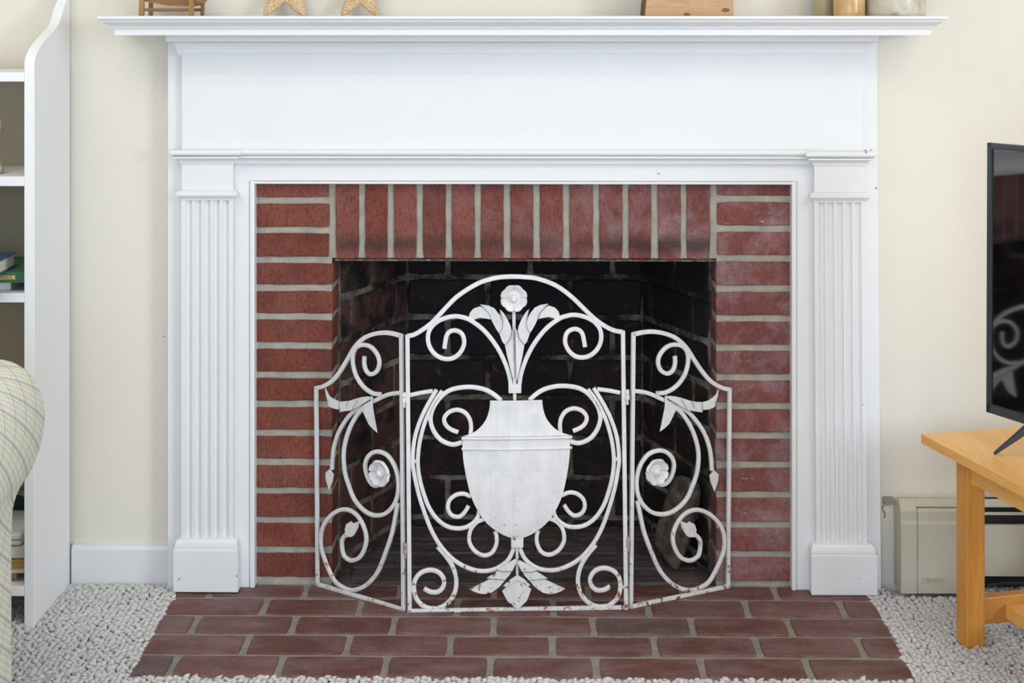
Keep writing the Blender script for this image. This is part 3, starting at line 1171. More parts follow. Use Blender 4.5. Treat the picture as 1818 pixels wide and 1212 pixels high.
S1 = [(906.8, 683), (903.5, 663.8), (896, 642.3), (885.5, 620.9), (872.5, 601.6), (859.5, 586.6), (847, 576), (833, 567), (821.5, 563), (808.6, 561), (793.6, 563.4), (778.6, 569.4),
      (767.9, 578), (761.4, 588.7), (759.7, 601.6), (762.5, 614.4), (770, 626), (780.8, 634.0), (793.6, 637), (806.5, 634.3), (817.2, 625), (823.5, 612), (823.2, 599.4), (818, 590.3),
      (807.6, 586.2), (798.2, 588.6), (792.8, 596), (790.4, 608), (788.9, 618.3)]
S2 = [(889.5, 710.5), (877.3, 700), (862.3, 691.7), (843, 687.2), (825.8, 686.8), (808.6, 689.2), (795.5, 694), (782.9, 703.7), (770.5, 720.8), (764.6, 739.3), (766.2, 755), (773.7, 770.5), (785.8, 782.4),
      (803.7, 788.6), (820.5, 784.6)]
S2b = [(835.2, 771), (836.3, 757.8), (834.2, 744.6), (826, 732.4), (812, 727), (797.5, 731), (788.7, 742), (791.3, 753.5), (800, 761.5), (813.3, 767)]
S3 = [(728, 701.8), (748, 697.5), (768.4, 694.4)]
S4 = [(775, 691.5), (757.8, 720.8), (744.5, 749.9), (735.5, 781.6), (732.6, 818), (735.5, 841), (742.5, 873.8), (753.5, 909), (767, 943), (784, 971), (806.5, 994.0), (831.7, 1008.0), (857, 1013.3),
      (882, 1008.4), (901.9, 993.4), (912.3, 972.6)]
S5 = [(785, 693.5), (769.5, 717), (754.8, 748), (745.2, 784), (741.8, 817.7), (744.5, 846), (751.6, 873.8), (762.2, 901.2), (778.4, 923.3), (798, 935.4), (820.5, 937), (837.3, 929.9), (847.8, 918), (850.5, 907)]
S6 = [(836, 880.8), (823, 876), (809.3, 878.2), (798, 887.8), (795.2, 901.8), (801.5, 913.5), (813.9, 917), (824.2, 909.6), (831.7, 897.6)]
S7 = [(859.8, 920.8), (845.8, 927), (835.2, 941), (833.3, 960.8), (843, 977.4), (858.8, 985.4), (872.8, 980.8), (880.8, 966.4), (881.6, 952), (878.9, 942.5)]
S8 = [(777, 970.0), (789.7, 984), (803.0, 1003.8), (809.6, 1025), (808.6, 1046.7), (800.4, 1063.5), (786.8, 1075.5), (770, 1080.0), (753, 1076), (740, 1063), (735.0, 1045), (737.4, 1028), (748.0, 1015.9),
      (764.4, 1011.2), (779.3, 1015.9), (788, 1028), (786.3, 1041.5), (777, 1050), (764.4, 1050), (753, 1044)]
for pts, wd, n0 in ((S1, W_, 0.0), (S2, W_, 0.0), (S2b, W_ * .95, 0.0), (S3, W_ * .9, -0.004), (S4, W_ * .92, 0.0), (S5, W_ * .92, 0.0), (S6, W_ * .9, 0), (S7, W_ * .9, 0.0), (S8, W_, 0.0)):
    cp.bar('scroll', loc(cp, pts), wd, 0.007, n0)
    cp.bar('scroll', loc(cp, mir(pts)), wd, 0.007, n0)
cp.bar('flower_stem', loc(cp, [(912.2, 548), (913.9, 710)]), 0.0072, 0.007, -0.001, straight=True)
cp.flower(cp.loc(912, 528.5), 0.0305, 0.006)
# lily leaves
pet = {
    'C': [(437, 520), (430, 480), (440, 440), (470, 405), (520, 385), (560, 400), (600, 450), (612, 492), (575, 485), (520, 480), (480, 495), (445, 525)],
    'B': [(523, 371), (590, 377), (640, 398), (682, 450), (707, 510), (706, 560), (680, 607), (655, 570), (630, 525), (610, 480), (590, 440), (560, 402)],
    'A': [(688, 406), (720, 440), (750, 490), (775, 545), (784, 590), (772, 645), (728, 703), (708, 680), (682, 610), (704, 560), (708, 500), (697, 450)],
    'D': [(801, 560), (782, 600), (768, 650), (728, 703), (745, 790), (765, 870), (788, 960), (796, 990), (801, 1000)],
}


def zoom7(pts):
    return [(740 + x / 4.662, 460 + y / 4.662) for x, y in pts]


for key, n0 in (('C', 0.0185), ('B', 0.0145), ('A', 0.0105), ('D', 0.0060)):
    q = loc(cp, zoom7(pet[key]))
    cx = sum(p[0] for p in q) / len(q)
    cz = sum(p[1] for p in q) / len(q)
    for mm in (False, True):
        pp = loc(cp, mir(zoom7(pet[key]))) if mm else q
        ax_ = cp.loc(913, 600)[0]
        bow = (lambda p: 0.004 - 0.30 * abs(p[0] - ax_)) if key == 'D' else (lambda p, cz=cz: 0.10 * (p[1] - cz) - 0.22 * (abs(p[0] - ax_) - 0.02))
        cp.plate('leaf', pp, n0, 0.0016, bow)
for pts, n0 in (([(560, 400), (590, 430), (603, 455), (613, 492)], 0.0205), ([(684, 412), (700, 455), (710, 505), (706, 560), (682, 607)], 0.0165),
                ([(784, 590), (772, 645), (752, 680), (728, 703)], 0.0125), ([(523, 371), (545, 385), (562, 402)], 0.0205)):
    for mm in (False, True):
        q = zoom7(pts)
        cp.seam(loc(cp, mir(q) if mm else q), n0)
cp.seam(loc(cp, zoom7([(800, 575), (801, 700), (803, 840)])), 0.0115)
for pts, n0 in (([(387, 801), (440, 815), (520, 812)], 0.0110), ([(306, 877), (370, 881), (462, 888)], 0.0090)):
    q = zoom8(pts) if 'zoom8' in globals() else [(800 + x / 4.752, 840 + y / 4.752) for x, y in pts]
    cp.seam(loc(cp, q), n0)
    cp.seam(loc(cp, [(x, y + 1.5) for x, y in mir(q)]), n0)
# collars
def collar(P, x0, x1, y0, y1, name='collar'):
    a, b = P.loc(x0, y1), P.loc(x1, y0)
    bm = bmesh.new()
    add_box(bm, 0, b[0] - a[0], -0.007, 0.007, 0, b[1] - a[1], 0.002, 2, (P.w(a), P.D, -P.N))
    return obj(name, bm, SM, P.e, 40)


collar(cp, 902.6, 925.4, 681.6, 697)
collar(cp, 907.2, 929, 952.6, 971)
# urn: neck, lip mouldings, body
def relief(P, name, rows_, n0, bulge, cx_top, cols=14, smooth=60, th=0.0015):
    """rows_: (half left px, half right px, py)"""
    vs, fs = [], []
    m = len(rows_)
    for (xl, xr, py) in rows_:
        a, b = P.loc(xl, py), P.loc(xr, py - (xr - xl) * 0.0115)
        for k in range(cols + 1):
            f = k / cols
            vs.append(P.w((a[0] + (b[0] - a[0]) * f, a[1] + (b[1] - a[1]) * f), n0 + bulge * (1 - (2 * f - 1) ** 2) * min(1, (xr - xl) / 190)))
    K = len(vs)
    for v in list(vs[:K]):
        vs.append(v - P.N * th)
    c1 = cols + 1
    for i in range(m - 1):
        for k in range(cols):
            q = (i * c1 + k, i * c1 + k + 1, (i + 1) * c1 + k + 1, (i + 1) * c1 + k)
            fs.append(q)
            fs.append(tuple(K + x for x in q[::-1]))
    ring = [k for k in range(c1)] + [i * c1 + cols for i in range(1, m)] + [(m - 1) * c1 + k for k in range(cols - 1, -1, -1)] + [i * c1 for i in range(m - 2, 0, -1)]
    for a, b in zip(ring, ring[1:] + ring[:1]):
        fs.append((a, K + a, K + b, b))
    bm = bmesh.new()
    bm.from_mesh(mesh(vs, fs))
    return obj(name, bm, SM, P.e, smooth)


neckL = crom([(870, 709.5), (868.9, 723.5), (863.4, 742), (851.6, 757.8), (838, 767.5), (821.2, 773)], 3)
relief(cp, 'urn_neck', [(p.x, 2 * axis(p.y) - p.x + 3.0, p.y) for p in neckL], 0.007, 0.006, 0)
bodyL = crom([(821.0, 777), (821.3, 798), (823.3, 820.5), (829, 851), (837.3, 882), (851.4, 910), (868, 930.5), (887.8, 944.5), (903, 951.5), (913, 954.5)], 3)
relief(cp, 'urn_body', [(p.x, 2 * axis(p.y) - p.x + 1.5, p.y) for p in bodyL], 0.007, 0.007, 0)


def lip(y0, y1, th, n0=0.021, xl=819.5, xr=1015):
    a, b = cp.loc(xl, (y0 + y1) / 2), cp.loc(xr, (y0 + y1) / 2 - (xr - xl) * 0.0115)
    hh = (y1 - y0) / 2 * 3.41 / F
    n_ = 10
    bm = bmesh.new()
    vs, fs = [], []
    for k in range(n_ + 1):
        f = k / n_
        s_ = a[0] + (b[0] - a[0]) * f
        z_ = a[1] + (b[1] - a[1]) * f
        nb = 0.007 + 0.006 * (1 - (2 * f - 1) ** 2)
        for j in range(8):
            g = math.pi * 2 * j / 8
            vs.append(cp.w((s_, z_ + hh * math.sin(g)), nb + th * math.cos(g)))
    for k in range(n_):
        for j in range(8):
            fs.append((k * 8 + j, k * 8 + (j + 1) % 8, k * 8 + 8 + (j + 1) % 8, k * 8 + 8 + j))
    fs.append(tuple(range(8)))
    fs.append(tuple(n_ * 8 + j for j in range(8)))
    bm.from_mesh(mesh(vs, fs))
    return obj('urn_moulding', bm, SM, cp.e, 60)


lip(773.5, 779.5, 0.004)
lip(793.0, 797.5, 0.0035)
# bottom leaf cluster
def zoom8(pts):
    return [(800 + x / 4.752, 840 + y / 4.752) for x, y in pts]


cp.bar('leaf_stem', loc(cp, [(917.9, 970), (918.8, 1080)]), 0.0062, 0.006, -0.002, straight=True)
for pts, n0 in (([(557, 703), (500, 735), (420, 780), (385, 800), (440, 815), (520, 812), (540, 770), (556, 730)], 0.0085),
                ([(395, 815), (350, 845), (304, 876), (370, 880), (462, 887), (495, 850), (520, 810), (440, 806)], 0.0065),
                ([(335, 880), (290, 910), (240, 938), (158, 968), (190, 988), (240, 1006), (290, 1012), (345, 998), (410, 952), (468, 884), (400, 876)], 0.0045)):
    q = zoom8(pts)
    bow = lambda p: 0.0
    cp.plate('leaf', loc(cp, q), n0, 0.0016)
    cp.plate('leaf', loc(cp, [(x, y + 1.5) for x, y in mir(q)]), n0, 0.0016)
axc = cp.loc(918.5, 1020)[0]
rb = lambda p: 0.006 - 0.25 * abs(p[0] - axc)
cp.plate('leaf', loc(cp, zoom8([(562, 872), (562, 1136), (480, 1072), (450, 1020), (434, 990), (470, 952)])), 0.004, 0.0016, rb)
cp.plate('leaf', loc(cp, zoom8([(562, 872), (562, 1136), (640, 1072), (665, 1015), (680, 972), (650, 948)])), 0.004, 0.0016, rb)
cp.plate('leaf', loc(cp, zoom8([(562, 840), (562, 884), (500, 925), (470, 950), (443, 942), (500, 885)])), 0.0065, 0.0016, rb)
cp.plate('leaf', loc(cp, zoom8([(562, 840), (562, 884), (625, 915), (650, 945), (672, 936), (620, 880)])), 0.0065, 0.0016, rb)


# ---- side panels: traced on the left one, mirrored in their own plane on the right
A_in, A_out = PZ(716, 1083.5), PZ(563, 1037.5)
if A_out.y > 3.5505:
    A_out.y = 3.5505
B_in, B_out = PZ(1120.5, 1078), PZ(1294, 1042.5)
B_out.y = min(B_out.y, 3.5505)
lp = Panel('side_panel', A_in, A_out, scr)
rp = Panel('side_panel', B_in, B_out, scr)
rp.e['label'] = 'right folding panel of the screen'
lp.e['label'] = 'left folding panel of the screen'


def side(P, conv):
    topz = lambda pts: [conv(lp.loc(*p)) for p in pts]
    P.bar('arched_frame', topz([(562, 688.5), (574.3, 685.5), (590, 676), (603.4, 660), (616.6, 639), (629.8, 616.5), (645.6, 600.7), (664, 592.8), (682.6, 590.3), (698.4, 592.2), (713.5, 596.5)]), W_, 0.008)
    P.bar('upright', topz([(561.5, 686), (564, 1038.5)]), W_ * .95, 0.008, straight=True)
    P.bar('upright', topz([(712.5, 594), (716.5, 1083.5)]), W_ * .95, 0.008, straight=True)
    P.bar('bottom_rail', topz([(562.5, 1036), (718.2, 1082.5)]), 0.0085, 0.008, straight=True)
    L1 = [(676, 699.7), (661.5, 697.6), (645.6, 686.5), (633, 668), (627, 647), (627, 629), (633.2, 616.5), (645.6, 612), (658.8, 616), (669.7, 629), (673.6, 644), (669.7, 658), (660, 664),
          (651.4, 659.5), (647, 647), (647, 632.4)]
    L2 = [(711, 697), (693, 699.3), (680, 703.7), (666.7, 710.3), (647, 719), (629, 729), (615, 743.6), (600.8, 767), (592.6, 791.6), (589.6, 813.4), (588.4, 833)]
    L3 = [(655, 716), (646, 723.6), (633, 738), (620, 762.5), (612, 789.8), (610, 813.4), (613, 840.6), (619.5, 862), (628, 884), (641.5, 901.5), (657, 912.2), (673.4, 914.4), (687, 909.5),
          (699, 896.5), (706, 879), (707.5, 857), (704, 836), (697, 820), (687, 807.5), (672.6, 801.3), (660.5, 804), (651.2, 814.4), (648.5, 828.4), (652, 845), (659, 857.5), (667, 861.8), (676, 860)]
    L4 = [(706.5, 893), (703, 911.7), (696, 947), (684.5, 981.5), (672.3, 1012), (657.5, 1032), (641.7, 1043), (623.6, 1047), (607.5, 1041.5), (591.5, 1027), (574, 986), (569.5, 960.7), (572.5, 938),
          (583, 919.7), (598.9, 907), (615.7, 904), (632, 912.5), (644, 930.5), (650.2, 952), (648, 971), (638.9, 988.6), (624, 994.3), (611, 986.4), (607.3, 969), (608.5, 956), (617, 946)]
    for k, pts in enumerate((L1, L2, L3, L4)):
        P.bar('scroll', topz(pts), W_ * .95, 0.0072, -0.002 if k == 1 else 0.0)
    # bud on the outer stem
    q = topz([(587.5, 832), (594.5, 841), (593, 852), (587, 869), (581.5, 850), (580.8, 838)])
    P.plate('bud', q, 0.006, 0.003)
    zb2 = lambda pts: topz([(580 + x / 5.509, 650 + y / 5.509) for x, y in pts])
    cxy = P.loc  # noqa
    c0 = topz([(662, 707)])[0]
    bowl = lambda p: 0.02 * math.sin(min(1.5, 12 * abs(p[0] - c0[0])))
    P.plate('leaf', zb2([(12, 205), (30, 250), (62, 290), (105, 322), (160, 340), (150, 400), (150, 415), (100, 405), (58, 388), (42, 368), (50, 340), (20, 270)]), 0.0100, 0.0016)
    P.plate('leaf', zb2([(155, 338), (200, 338), (260, 328), (262, 360), (250, 425), (200, 432), (148, 438), (158, 414), (150, 395)]), 0.0085, 0.0016)
    P.plate('leaf', zb2([(250, 330), (330, 303), (340, 330), (300, 395), (262, 424), (235, 424), (245, 380)]), 0.0100, 0.0016)
    P.plate('leaf', zb2([(322, 305), (380, 292), (430, 288), (452, 300), (440, 320), (370, 362), (300, 405), (285, 405), (318, 350)]), 0.0085, 0.0016)
    P.plate('leaf', zb2([(352, 395), (385, 372), (440, 335), (466, 325), (470, 400), (485, 490), (513, 642), (470, 605), (430, 560), (400, 490), (385, 450)]), 0.0072, 0.0016)
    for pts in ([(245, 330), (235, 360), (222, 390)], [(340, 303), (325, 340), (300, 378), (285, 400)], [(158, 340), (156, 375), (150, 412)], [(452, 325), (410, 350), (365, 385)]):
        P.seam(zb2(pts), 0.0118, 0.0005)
    # rivets
    for rx_, ry_ in ((662, 706), (675, 699)):
        c = topz([(rx_, ry_)])[0]
        P.flower(c, 0.0048, 0.004, 6, 0.5, 'rivet')
    f = topz([(678.5, 838.5)])[0]
    P.flower(f, 0.0300, 0.006)
    # rosebud leaf at the end of the lower scroll
    zb3 = lambda pts: topz([(540 + x / 3.565, 770 + y / 3.565) for x, y in pts])
    P.plate('bud', zb3([(277, 635), (270, 600), (280, 565), (310, 548), (322, 560), (300, 600), (295, 640)]), 0.0075, 0.0018)
    P.plate('bud', zb3([(300, 645), (296, 605), (320, 562), (357, 548), (352, 585), (340, 615), (322, 642)]), 0.0060, 0.0018)
    P.plate('bud', zb3([(275, 622), (315, 590), (350, 595), (335, 625), (318, 645), (285, 645)]), 0.0090, 0.0016)


side(lp, lambda q: q)
kk = rp.L / lp.L
side(rp, lambda q: (q[0] * kk, q[1]))
# hinges between the panels
for (x, y) in ((717.5, 706), (719.5, 973), (1113.5, 701), (1115.5, 962)):
    P = cp
    c = P.w(P.loc(x, y), 0.004)
    bm = bmesh.new()
    for dz, r_, hh in ((0.008, 0.0045, 0.009), (-0.003, 0.0050, 0.011), (-0.014, 0.0026, 0.012)):
        k = bmesh.ops.create_cone(bm, cap_ends=True, segments=14, radius1=r_, radius2=r_, depth=hh)
        bmesh.ops.translate(bm, verts=k['verts'], vec=c + Vector((0, 0, dz)))
    obj('hinge', bm, M['rust'] if y > 900 else SM, scr, 40)
# wire ties where bars meet
for (x, y) in ((764, 577), (735, 818), (733, 1045), (771, 1082), (848, 922)):
    for q in ((x, y), mir([(x, y)])[0]):
        cp.flower(cp.loc(*q), 0.0052, 0.002, 6, 0.5, 'weld')

# ------------------------------------------------------------------ firewood in the firebox
bm = bmesh.new()
fpts = [(1205, 1017, 3.645), (1193, 1014, 3.66), (1236, 880, 3.655), (1163, 972, 3.715), (1161, 952, 3.72), (1203, 852, 3.72), (1212, 846, 3.71), (1240, 856, 3.68), (1226, 965, 3.668), (1248, 876, 3.675)]
wp = [PY(*p) for p in fpts]
wp += [wp[3] + Vector((0.004, 0.055, 0.0)), wp[5] + Vector((-0.006, 0.050, -0.004)), wp[8] + Vector((-0.02, 0.05, 0)), wp[9] + Vector((-0.028, 0.042, -.006)), wp[0] + Vector((-0.01, 0.06, 0.004))]
for p in wp:
    bm.verts.new(p)
bmesh.ops.convex_hull(bm, input=bm.verts)
bmesh.ops.dissolve_limit(bm, angle_limit=R(14), verts=bm.verts, edges=bm.edges)
bmesh.ops.bevel(bm, geom=[e_ for e_ in bm.edges], offset=0.0055, segments=3, affect='EDGES', profile=0.5)
bmesh.ops.triangulate(bm, faces=bm.faces)
for _ in range(2):
    bmesh.ops.subdivide_edges(bm, edges=[e_ for e_ in bm.edges if e_.calc_length() > 0.012], cuts=1)
for v in bm.verts:
    v.co += Vector([random.uniform(-.0007, .0007) for _ in range(3)])
fw = tag(obj('firewood_log', bm, M['firewood'], None, 60), 'weathered grey split log leaning inside the right of the firebox', 'log')
lo = min(v.co.z for v in fw.data.vertices)
fw.location.z -= lo - 0.002
kn = bmesh.new()
bmesh.ops.create_uvsphere(kn, u_segments=14, v_segments=8, radius=0.006)
for v in kn.verts:
    v.co = Vector((v.co.x, v.co.y * 0.5, v.co.z * 1.6)) + PY(1237, 915, 3.662)
obj('knot', kn, M['firewood_dark'], fw, 60)
# thin charred stick beside it
tag(tube('charred_twig', [PY(1152, 950, 3.72) + Vector((0, 0, 0)), PY(1149, 945, 3.76), PY(1160, 922, 3.86), PY(1166, 905, 3.90)], lambda t: 0.0028 - 0.001 * t, M['firewood_dark'], None, 6),
    'thin charred twig beside the grey log in the firebox', 'twig')

# ------------------------------------------------------------------ things on the mantel shelf
# wooden stand with a curved slatted tray
Yt = 3.46
st = empty('wooden_stand', (Xp(300, Yt), Yt, ZS), 'small varnished wooden stand with a rounded slatted basket on the mantel shelf', 'wooden stand')
lx0, lx1 = Xp(246, Yt), Xp(343, Yt)
for (xa, xb, ya) in ((lx0, lx0 + 0.011, Yt), (lx1 - 0.011, lx1, Yt), (lx0 + 0.004, lx0 + 0.013, Yt + 0.07), (lx1 + 0.001, lx1 + 0.009, Yt + 0.07)):
    prism('leg', [(xa, ZS), (xb, ZS), (xb + 0.002, ZS + 0.09), (xa + 0.002, ZS + 0.09)], 'xz', ya, ya + 0.010, M['old_wood_z'], st, 0.001)
zr = ZS + 0.0105
box('stretcher', lx0 + 0.008, lx1 - 0.008, Yt + 0.002, Yt + 0.008, zr, zr + 0.0068, M['old_wood'], st, 0.0008)
box('stretcher', lx0 + 0.012, lx1 + 0.002, Yt + 0.072, Yt + 0.078, zr, zr + 0.0068, M['old_wood'], st, 0.0008)
# dished tray made of slats, hung between the posts
low = [PY(x, y, Yt + 0.012) for x, y in ((249, -6), (258, 2.5), (279.5, 6.6), (300, 10.0), (321, 10.8), (339, 10.2), (351, 7.4), (358, 1), (361, -10))]
low = [(p.x, p.y) for p in crom([(q.x, q.z) for q in low], 3)]
for j in range(7):
    y0 = Yt + 0.0115 + j * 0.0082
    out = low
    prism('slat', out, 'xz', y0, y0 + 0.0074, M['old_wood'], st)
box('top_rail', lx0 + 0.001, lx1 + 0.002, Yt + 0.001, Yt + 0.009, ZS + 0.084, ZS + 0.091, M['old_wood'], st, 0.001)
box('top_rail', lx0 + 0.006, lx1 + 0.010, Yt + 0.071, Yt + 0.079, ZS + 0.084, ZS + 0.091, M['old_wood'], st, 0.001)


def starfish(cx, cy, Rr, ri, Y, label, tilt, rot):
    cpt = PY(cx, cy, Y)
    k = Y / F
    R1, R0 = Rr * k, ri * k
    vs, fs = [], []
    A = 100
    rings = 12
    for j in range(rings + 1):
        f = j / rings
        for q in range(A):
            g = 2 * math.pi * q / A
            ph = ((g - math.pi / 2 - rot) / (2 * math.pi) * 5) % 1.0
            d = min(ph, 1 - ph) * 2          # 0 at the arm axis, 1 between arms
            phi = d * math.pi / 5
            w0, kq = R1 * 0.35, 0.27
            rad = 1.0 / ((1 / R1) ** 8 + ((math.sin(phi) + kq) / w0) ** 8) ** 0.125
            r_ = rad * f
            loc_w = max(0.0, 1 - f ** 2)
            hh = 0.011 * math.sqrt(max(0, 1 - f ** 2.5)) * (1 - 0.35 * f)
            bmp = 0.0006 * math.sin(q * 2.7 + j * 4.1) * math.cos(j * 3.3 + q)
            vs.append((cpt.x + r_ * math.cos(g), Y - hh - bmp, cpt.z + r_ * math.sin(g)))
    for j in range(rings):
        for q in range(A):
            fs.append((j * A + q, j * A + (q + 1) % A, (j + 1) * A + (q + 1) % A, (j + 1) * A + q))
    K = len(vs)
    for q in range(A):
        x, y, z_ = vs[rings * A + q]
        vs.append((x, Y + 0.003, z_))
    for q in range(A):
        fs.append((rings * A + q, rings * A + (q + 1) % A, K + (q + 1) % A, K + q))
    fs.append(tuple(K + q for q in range(A))[::-1])
    # lean back
    lo = min(v[2] for v in vs)
    out = []
    for x, y, z_ in vs:
        dz = z_ - lo
        dy = y - Y
        out.append((x, Y + dy + dz * math.tan(tilt), ZS + dz - dy * 0.0))
    bm = bmesh.new()
    bm.from_mesh(mesh(out, fs))
    bmesh.ops.remove_doubles(bm, verts=bm.verts, dist=1e-6)
    return tag(obj('starfish', bm, M['star'], None, 70), label, 'starfish')


starfish(505, -25, 64, 29, 3.525, 'larger golden dried starfish leaning on the wall, beside the wooden stand', R(16), R(0))
starfish(638.5, -19, 56, 26, 3.53, 'smaller pale dried starfish leaning on the wall, nearer the mantel centre', R(16), R(0))

# rough sawn wood block
Yl = 3.45
xa, xb = Xp(1141.5, Yl), Xp(1303, Yl)
lg = empty('wood_block', ((xa + xb) / 2, Yl, ZS), 'rough sawn knotty wood block with a bark edge on the mantel', 'wood block')
prism('block_body', [(xa + 0.004, ZS), (xb, ZS), (xb - 0.0015, ZS + 0.03), (xb - 0.006, ZS + 0.075), (xa + 0.014, ZS + 0.078), (xa + 0.007, ZS + 0.03)], 'xz', Yl, Yl + 0.09, M['log'], lg, 0.0015)
prism('bark_edge', [(xa, ZS), (xa + 0.0045, ZS), (xa + 0.0072, ZS + 0.03), (xa + 0.0142, ZS + 0.078), (xa + 0.009, ZS + 0.078), (xa + 0.0025, ZS + 0.03)], 'xz', Yl + 0.001, Yl + 0.089, M['bark'], lg, 0.0008)
for kx, ky, kr in ((1288, 18, 0.0075), (1220, 25.5, 0.0062)):
    b_ = bmesh.new()
    bmesh.ops.create_uvsphere(b_, u_segments=16, v_segments=8, radius=1)
    c = PY(kx, ky, Yl)
    for v in b_.verts:
        v.co = Vector((v.co.x * kr * 1.25, v.co.y * 0.0012, max(v.co.z * kr * 0.62, ZS + 0.0005 - c.z))) + c
    obj('knot', b_, M['knot'], lg, 60)


def crock(x0, x1, Y, h, mat, label, prof=None, name='stoneware_crock', cat='crock'):
    xc, r_ = (Xp(x0, Y) + Xp(x1, Y)) / 2, (Xp(x1, Y) - Xp(x0, Y)) / 2
    e = empty(name, (xc, Y, ZS), label, cat)
    pr = [(0.0, 0), (r_ * 0.965, 0.0), (r_ * 0.99, 0.002), (r_, 0.008), (r_, h * 0.8), (r_ * 0.97, h * 0.88), (r_ * 0.84, h * 0.94), (r_ * 0.86, h), (r_ * 0.76, h), (r_ * 0.74, h * 0.93), (r_ * 0.9, h * 0.8), (r_ * 0.9, 0.01), (0.0, 0.01)]
    lathe('body', pr[1:-1], (xc, Y, ZS), mat, e, 48)
    rr = r_ * 0.855
    ring = [(rr + 0.004 * math.cos(g), h - 0.004 + 0.005 * math.sin(g)) for g in [2 * math.pi * i / 10 for i in range(11)]]
    lathe('rim', ring, (xc, Y, ZS), mat, e, 40)
    return e


crock(1444, 1482, 3.53, 0.11, M['pot'], 'narrow olive-tan stoneware jar, leftmost of the three on the mantel', name='stoneware_jar', cat='jar')
crock(1479.5, 1535.5, 3.465, 0.16, M['jug'], 'glossy amber-brown stoneware jar between the olive jar and the wide crock', name='stoneware_jar', cat='jar')
crock(1537, 1642, 3.475, 0.17, M['crock'], 'wide grey stoneware crock at the right end of the mantel shelf')

# ------------------------------------------------------------------ bookcase
XBR = -1.0665
bc = empty('bookcase', (-1.48, 3.44, 0), 'white painted open bookcase with a scrolled side, left of the fireplace', 'bookcase')
BW = M['shelf_white']
YBF, YBK = 3.3065, 3.561
outer = [(60.2, 121), (61.5, 107), (65.5, 94), (72, 82), (80, 71), (90, 60), (99.5, 49.5), (105.5, 39), (109.5, 26), (113, 14), (117.5, 2)]
pts = [(YBK, -0.004), (YBF, -0.004)]
crv = []
for x, y in outer:
    p = PX(x, y, XBR)
    crv.append((p.y, p.z))
crv[0] = (YBF, crv[0][1])
crv = [(p.x, p.y) for p in crom(crv, 4)]
ztop = crv[-1][1]
crv += [(crv[-1][0] + 0.006, ztop + 0.03), (crv[-1][0] + 0.008, ztop + 0.10), (YBK, ztop + 0.13)]
pts += [(max(y, YBF), z_) for y, z_ in crv]
for xr in (XBR, -1.88):
    prism('side_panel', pts, 'yz', xr - 0.0220, xr, BW, bc, 0.0012)
xs0, xs1 = -1.8798, XBR - 0.0222
shelf_z = []
for (ya, yb) in ((128.5, 145), (313.5, 330.5), (520.5, 537), (752, 769), (1040.5, 1058)):
    zt_, zb_ = Zp(ya, YBF, 20), Zp(yb, YBF, 20)
    shelf_z.append(zt_)
    box('shelf', xs0, xs1, YBF + (0.0 if ya > 200 else 0.0005), YBK - 0.008, zb_, zt_, BW, bc, 0.001)
box('shade_backing', xs0, xs1, YBK - 0.0078, YBK - 0.001, 0.06, Zp(137, YBF, 20), M['shade_backing'], bc)  # added sheet; shade inside the bookcase is painted as its colour


def book(name, cx, cy, z0, w, d, t, rz, cover, pages, label, parent=None, text=None, round_spine=False, group=None):
    """lying book: w along local x, d along local y (spine at local -y), thickness t"""
    e = empty(name, (cx, cy, z0), label, 'book', group)
    ax, ay = Vector((math.cos(rz), math.sin(rz), 0)), Vector((-math.sin(rz), math.cos(rz), 0))
    o = Vector((cx, cy, z0))
    bm = bmesh.new()
    ct = 0.0025
    add_box(bm, -w / 2, w / 2, -d / 2, d / 2, 0, ct, 0.0006, 1, (o, ax, ay))
    add_box(bm, -w / 2, w / 2, -d / 2, d / 2, t - ct, t, 0.0006, 1, (o, ax, ay))
    add_box(bm, -w / 2, w / 2, -d / 2, -d / 2 + ct, ct * .9, t - ct * .9, 0.0006, 1, (o, ax, ay))
    obj('cover', bm, cover, e)
    bm = bmesh.new()
    add_box(bm, -w / 2 + 0.004, w / 2 - 0.004, -d / 2 + ct, d / 2 - 0.004, ct, t - ct, 0, 1, (o, ax, ay))
    obj('pages', bm, pages, e)
    return e, (o, ax, ay)


def text_obj(name, body, size, mat, parent, mw, extrude=0.0003):
    """mw: (origin, x-axis, up-axis)"""
    cu = bpy.data.curves.new(name, 'FONT')
    cu.body = body
    cu.size = size
    cu.extrude = extrude
    cu.align_x, cu.align_y = 'CENTER', 'CENTER'
    tmp = bpy.data.objects.new('tmp', cu)
    COL.objects.link(tmp)
    dg = bpy.context.evaluated_depsgraph_get()
    me = bpy.data.meshes.new_from_object(tmp.evaluated_get(dg))
    bpy.data.objects.remove(tmp)
    o, ax, up = [Vector(q) for q in mw]
    nn = ax.cross(up)
    for v in me.vertices:
        p = v.co.copy()
        v.co = o + ax * p.x + up * p.y + nn * p.z
    me.materials.clear()
    return link(name, me, mat, parent)


# middle shelf: three lying books
z2 = shelf_z[2]
xw = Xp(26, 3.36)
hw = 0.0185
e, _ = book('book', -1.092 - 0.157 - 0.016, 3.44, z2 + 0.0005, 0.27, 0.19, hw, 0.0, M['white_card'], M['white_card'],
            'white book lying at the bottom of the stack on the bookcase shelf')
tg = 0.0230
e, (o, ax, ay) = book('book', -1.090 - 0.157, 3.432, z2 + hw + 0.001, 0.31, 0.215, tg, 0, M['green_cloth'], M['paper'],
                      'green cloth book with a gold spine label, lying under the blue book')
spf = 3.432 - 0.1075
zc_ = z2 + hw + 0.001 + tg / 2
xg = Xp(28, spf)
box('spine_label', xg - 0.085, xg, spf - 0.0006, spf + 0.0003, zc_ - 0.0052, zc_ + 0.0052, M['gold_dark'], e)
box('spine_label', xg - 0.0838, xg - 0.0012, spf - 0.0009, spf + 0.0003, zc_ - 0.0042, zc_ + 0.0042, M['gold'], e)
